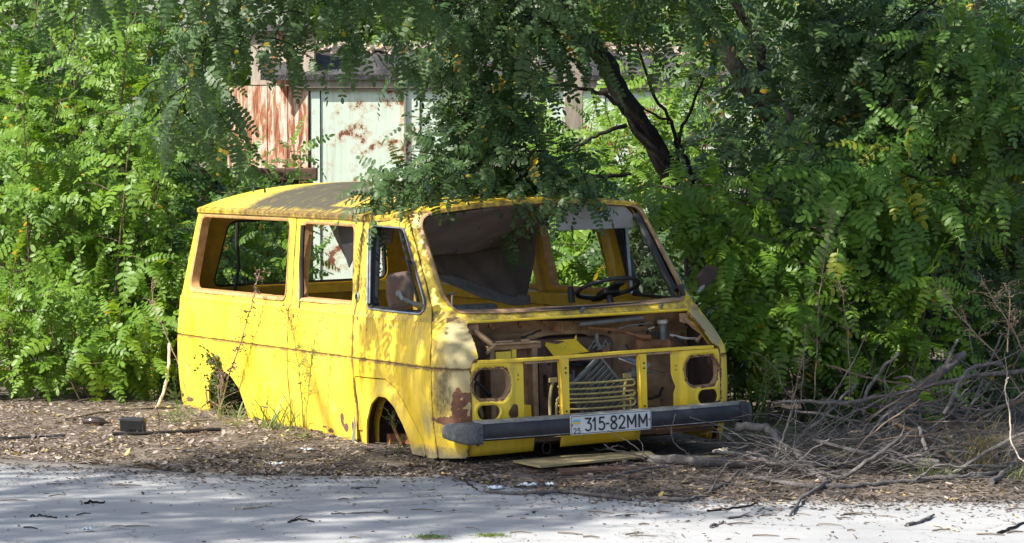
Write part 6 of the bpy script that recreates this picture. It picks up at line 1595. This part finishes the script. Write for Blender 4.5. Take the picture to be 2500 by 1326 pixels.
stalk('climbing_weed', 'tangle of grey leaves and dry stems filling the rear wheel arch', 'weed', [W_((1.05, -.99, -.02)), W_((1.0, -.98, .20)), W_((.98, -.98, .40))], .006, M['dry'], 5, 60, .17, 900, .036, M['leaf_dark'])
stalk('climbing_weed', 'dry twiggy bush in front of the rear wheel arch', 'weed', [W_((1.25, -1.12, -.02)), W_((1.28, -1.1, .16)), W_((1.30, -1.08, .34))], .005, M['dry'], 6, 50, .16, 160, .016, M['dry'])
stalk('green_weed', 'soft green weed growing between the black panel and the sill', 'weed', [W_((1.55, -1.5, 0)), W_((1.52, -1.5, .12)), W_((1.5, -1.5, .24))], .003, M['stem_green'], 7, 36, .12, 340, .014, M['leaf_mid'])
stalk('dry_weed', 'thin dark upright weed stem right of the black panel', 'weed', [G(392, 1105), at(390, 1060, 21.9), at(385, 1000, 21.95), at(380, 960, 22)], .003, M['bark_dark'], 8, 10, .05, 60, .012, M['dry'])
stalk('green_weed', 'green weed sprouting in the front wheel arch', 'weed', [W_((4.02, -1.02, -.02)), W_((3.98, -1.0, .10)), W_((3.90, -1.0, .22))], .003, M['stem_green'], 9, 16, .10, 160, .014, M['leaf_mid'])
for i, (pp, Y_, nb, bl, lab) in enumerate((([(1985, 985), (1995, 860), (2000, 720), (2020, 600), (2030, 520)], 22.6, 46, .14, 'tall dry weed with a feathery top standing in front of the right bank'), ([(2075, 990), (2072, 860), (2060, 740), (2050, 690)], 22.5, 22, .09, 'straight dry weed stalk right of the feathery one'),
   ([(1955, 980), (1962, 880), (1965, 800)], 22.4, 14, .07, 'short dry weed stalk left of the feathery one'), ([(2520, 1010), (2440, 880), (2360, 790), (2300, 720)], 21.0, 34, .12, 'dry weed leaning left over the brush pile'), ([(2520, 900), (2470, 800), (2430, 740), (2400, 690)], 21.3, 40, .12, 'brown seeded weed at the right edge above the brush pile'), ([(2460, 860), (2465, 760), (2462, 690)], 21.5, 26, .09, 'upright brown weed beside the seeded one at the right edge'),
   ([(1930, 1010), (1945, 940), (1960, 880)], 21.5, 14, .10, 'dry bent weed at the left end of the brush pile'))):
    P_ = [at(x, y, Y_) for x, y in pp]; P_[0].z = max(0, P_[0].z); stalk('dry_weed', lab, 'weed', P_, .0045, M['dry'], 60 + i, nb, bl, nb * 9, .012, M['dry'])
stalk('green_weed', 'feathery green weed just right of the bumper end', 'weed', [at(1850, 1040, 21.9) * Vector((1, 1, 0)), at(1855, 960, 21.9), at(1880, 900, 21.9)], .004, M['stem_green'], 80, 50, .22, 420, .016, M['leaf_mid'])
for (px, py, lab) in ((940, 637, 'tiny yellow leaf caught on the far rear pillar seen through the door window'),): pass

for i, (u_w, v_w, lab) in enumerate(((2.0, -1.25, 'low green weeds at the sill of the sliding door, rear end'), (2.9, -1.2, 'low green weeds at the sill of the sliding door, front end'), (.9, -1.3, 'low green weeds at the foot of the rear wheel arch'), (1.5, -1.45, 'sparse green weeds on the litter below the rear quarter panel'))):
    blades('weed_patch', lab, vp(u_w, v_w), 46, .12, .22, M['grass'], 60 + i, .003, 'weeds')
for i, (px, py) in enumerate(((2050, 1120), (2160, 1100), (2330, 1110), (1960, 1080))):
    blades('grass_clump', ['wispy grass among the branches left of the pile centre', 'wispy grass in the middle of the brush pile', 'wispy grass low at the right part of the brush pile', 'wispy grass beside the thick curved branch'][i], G(px, py), 26, .26, .25, M['grass'], 70 + i, .003)
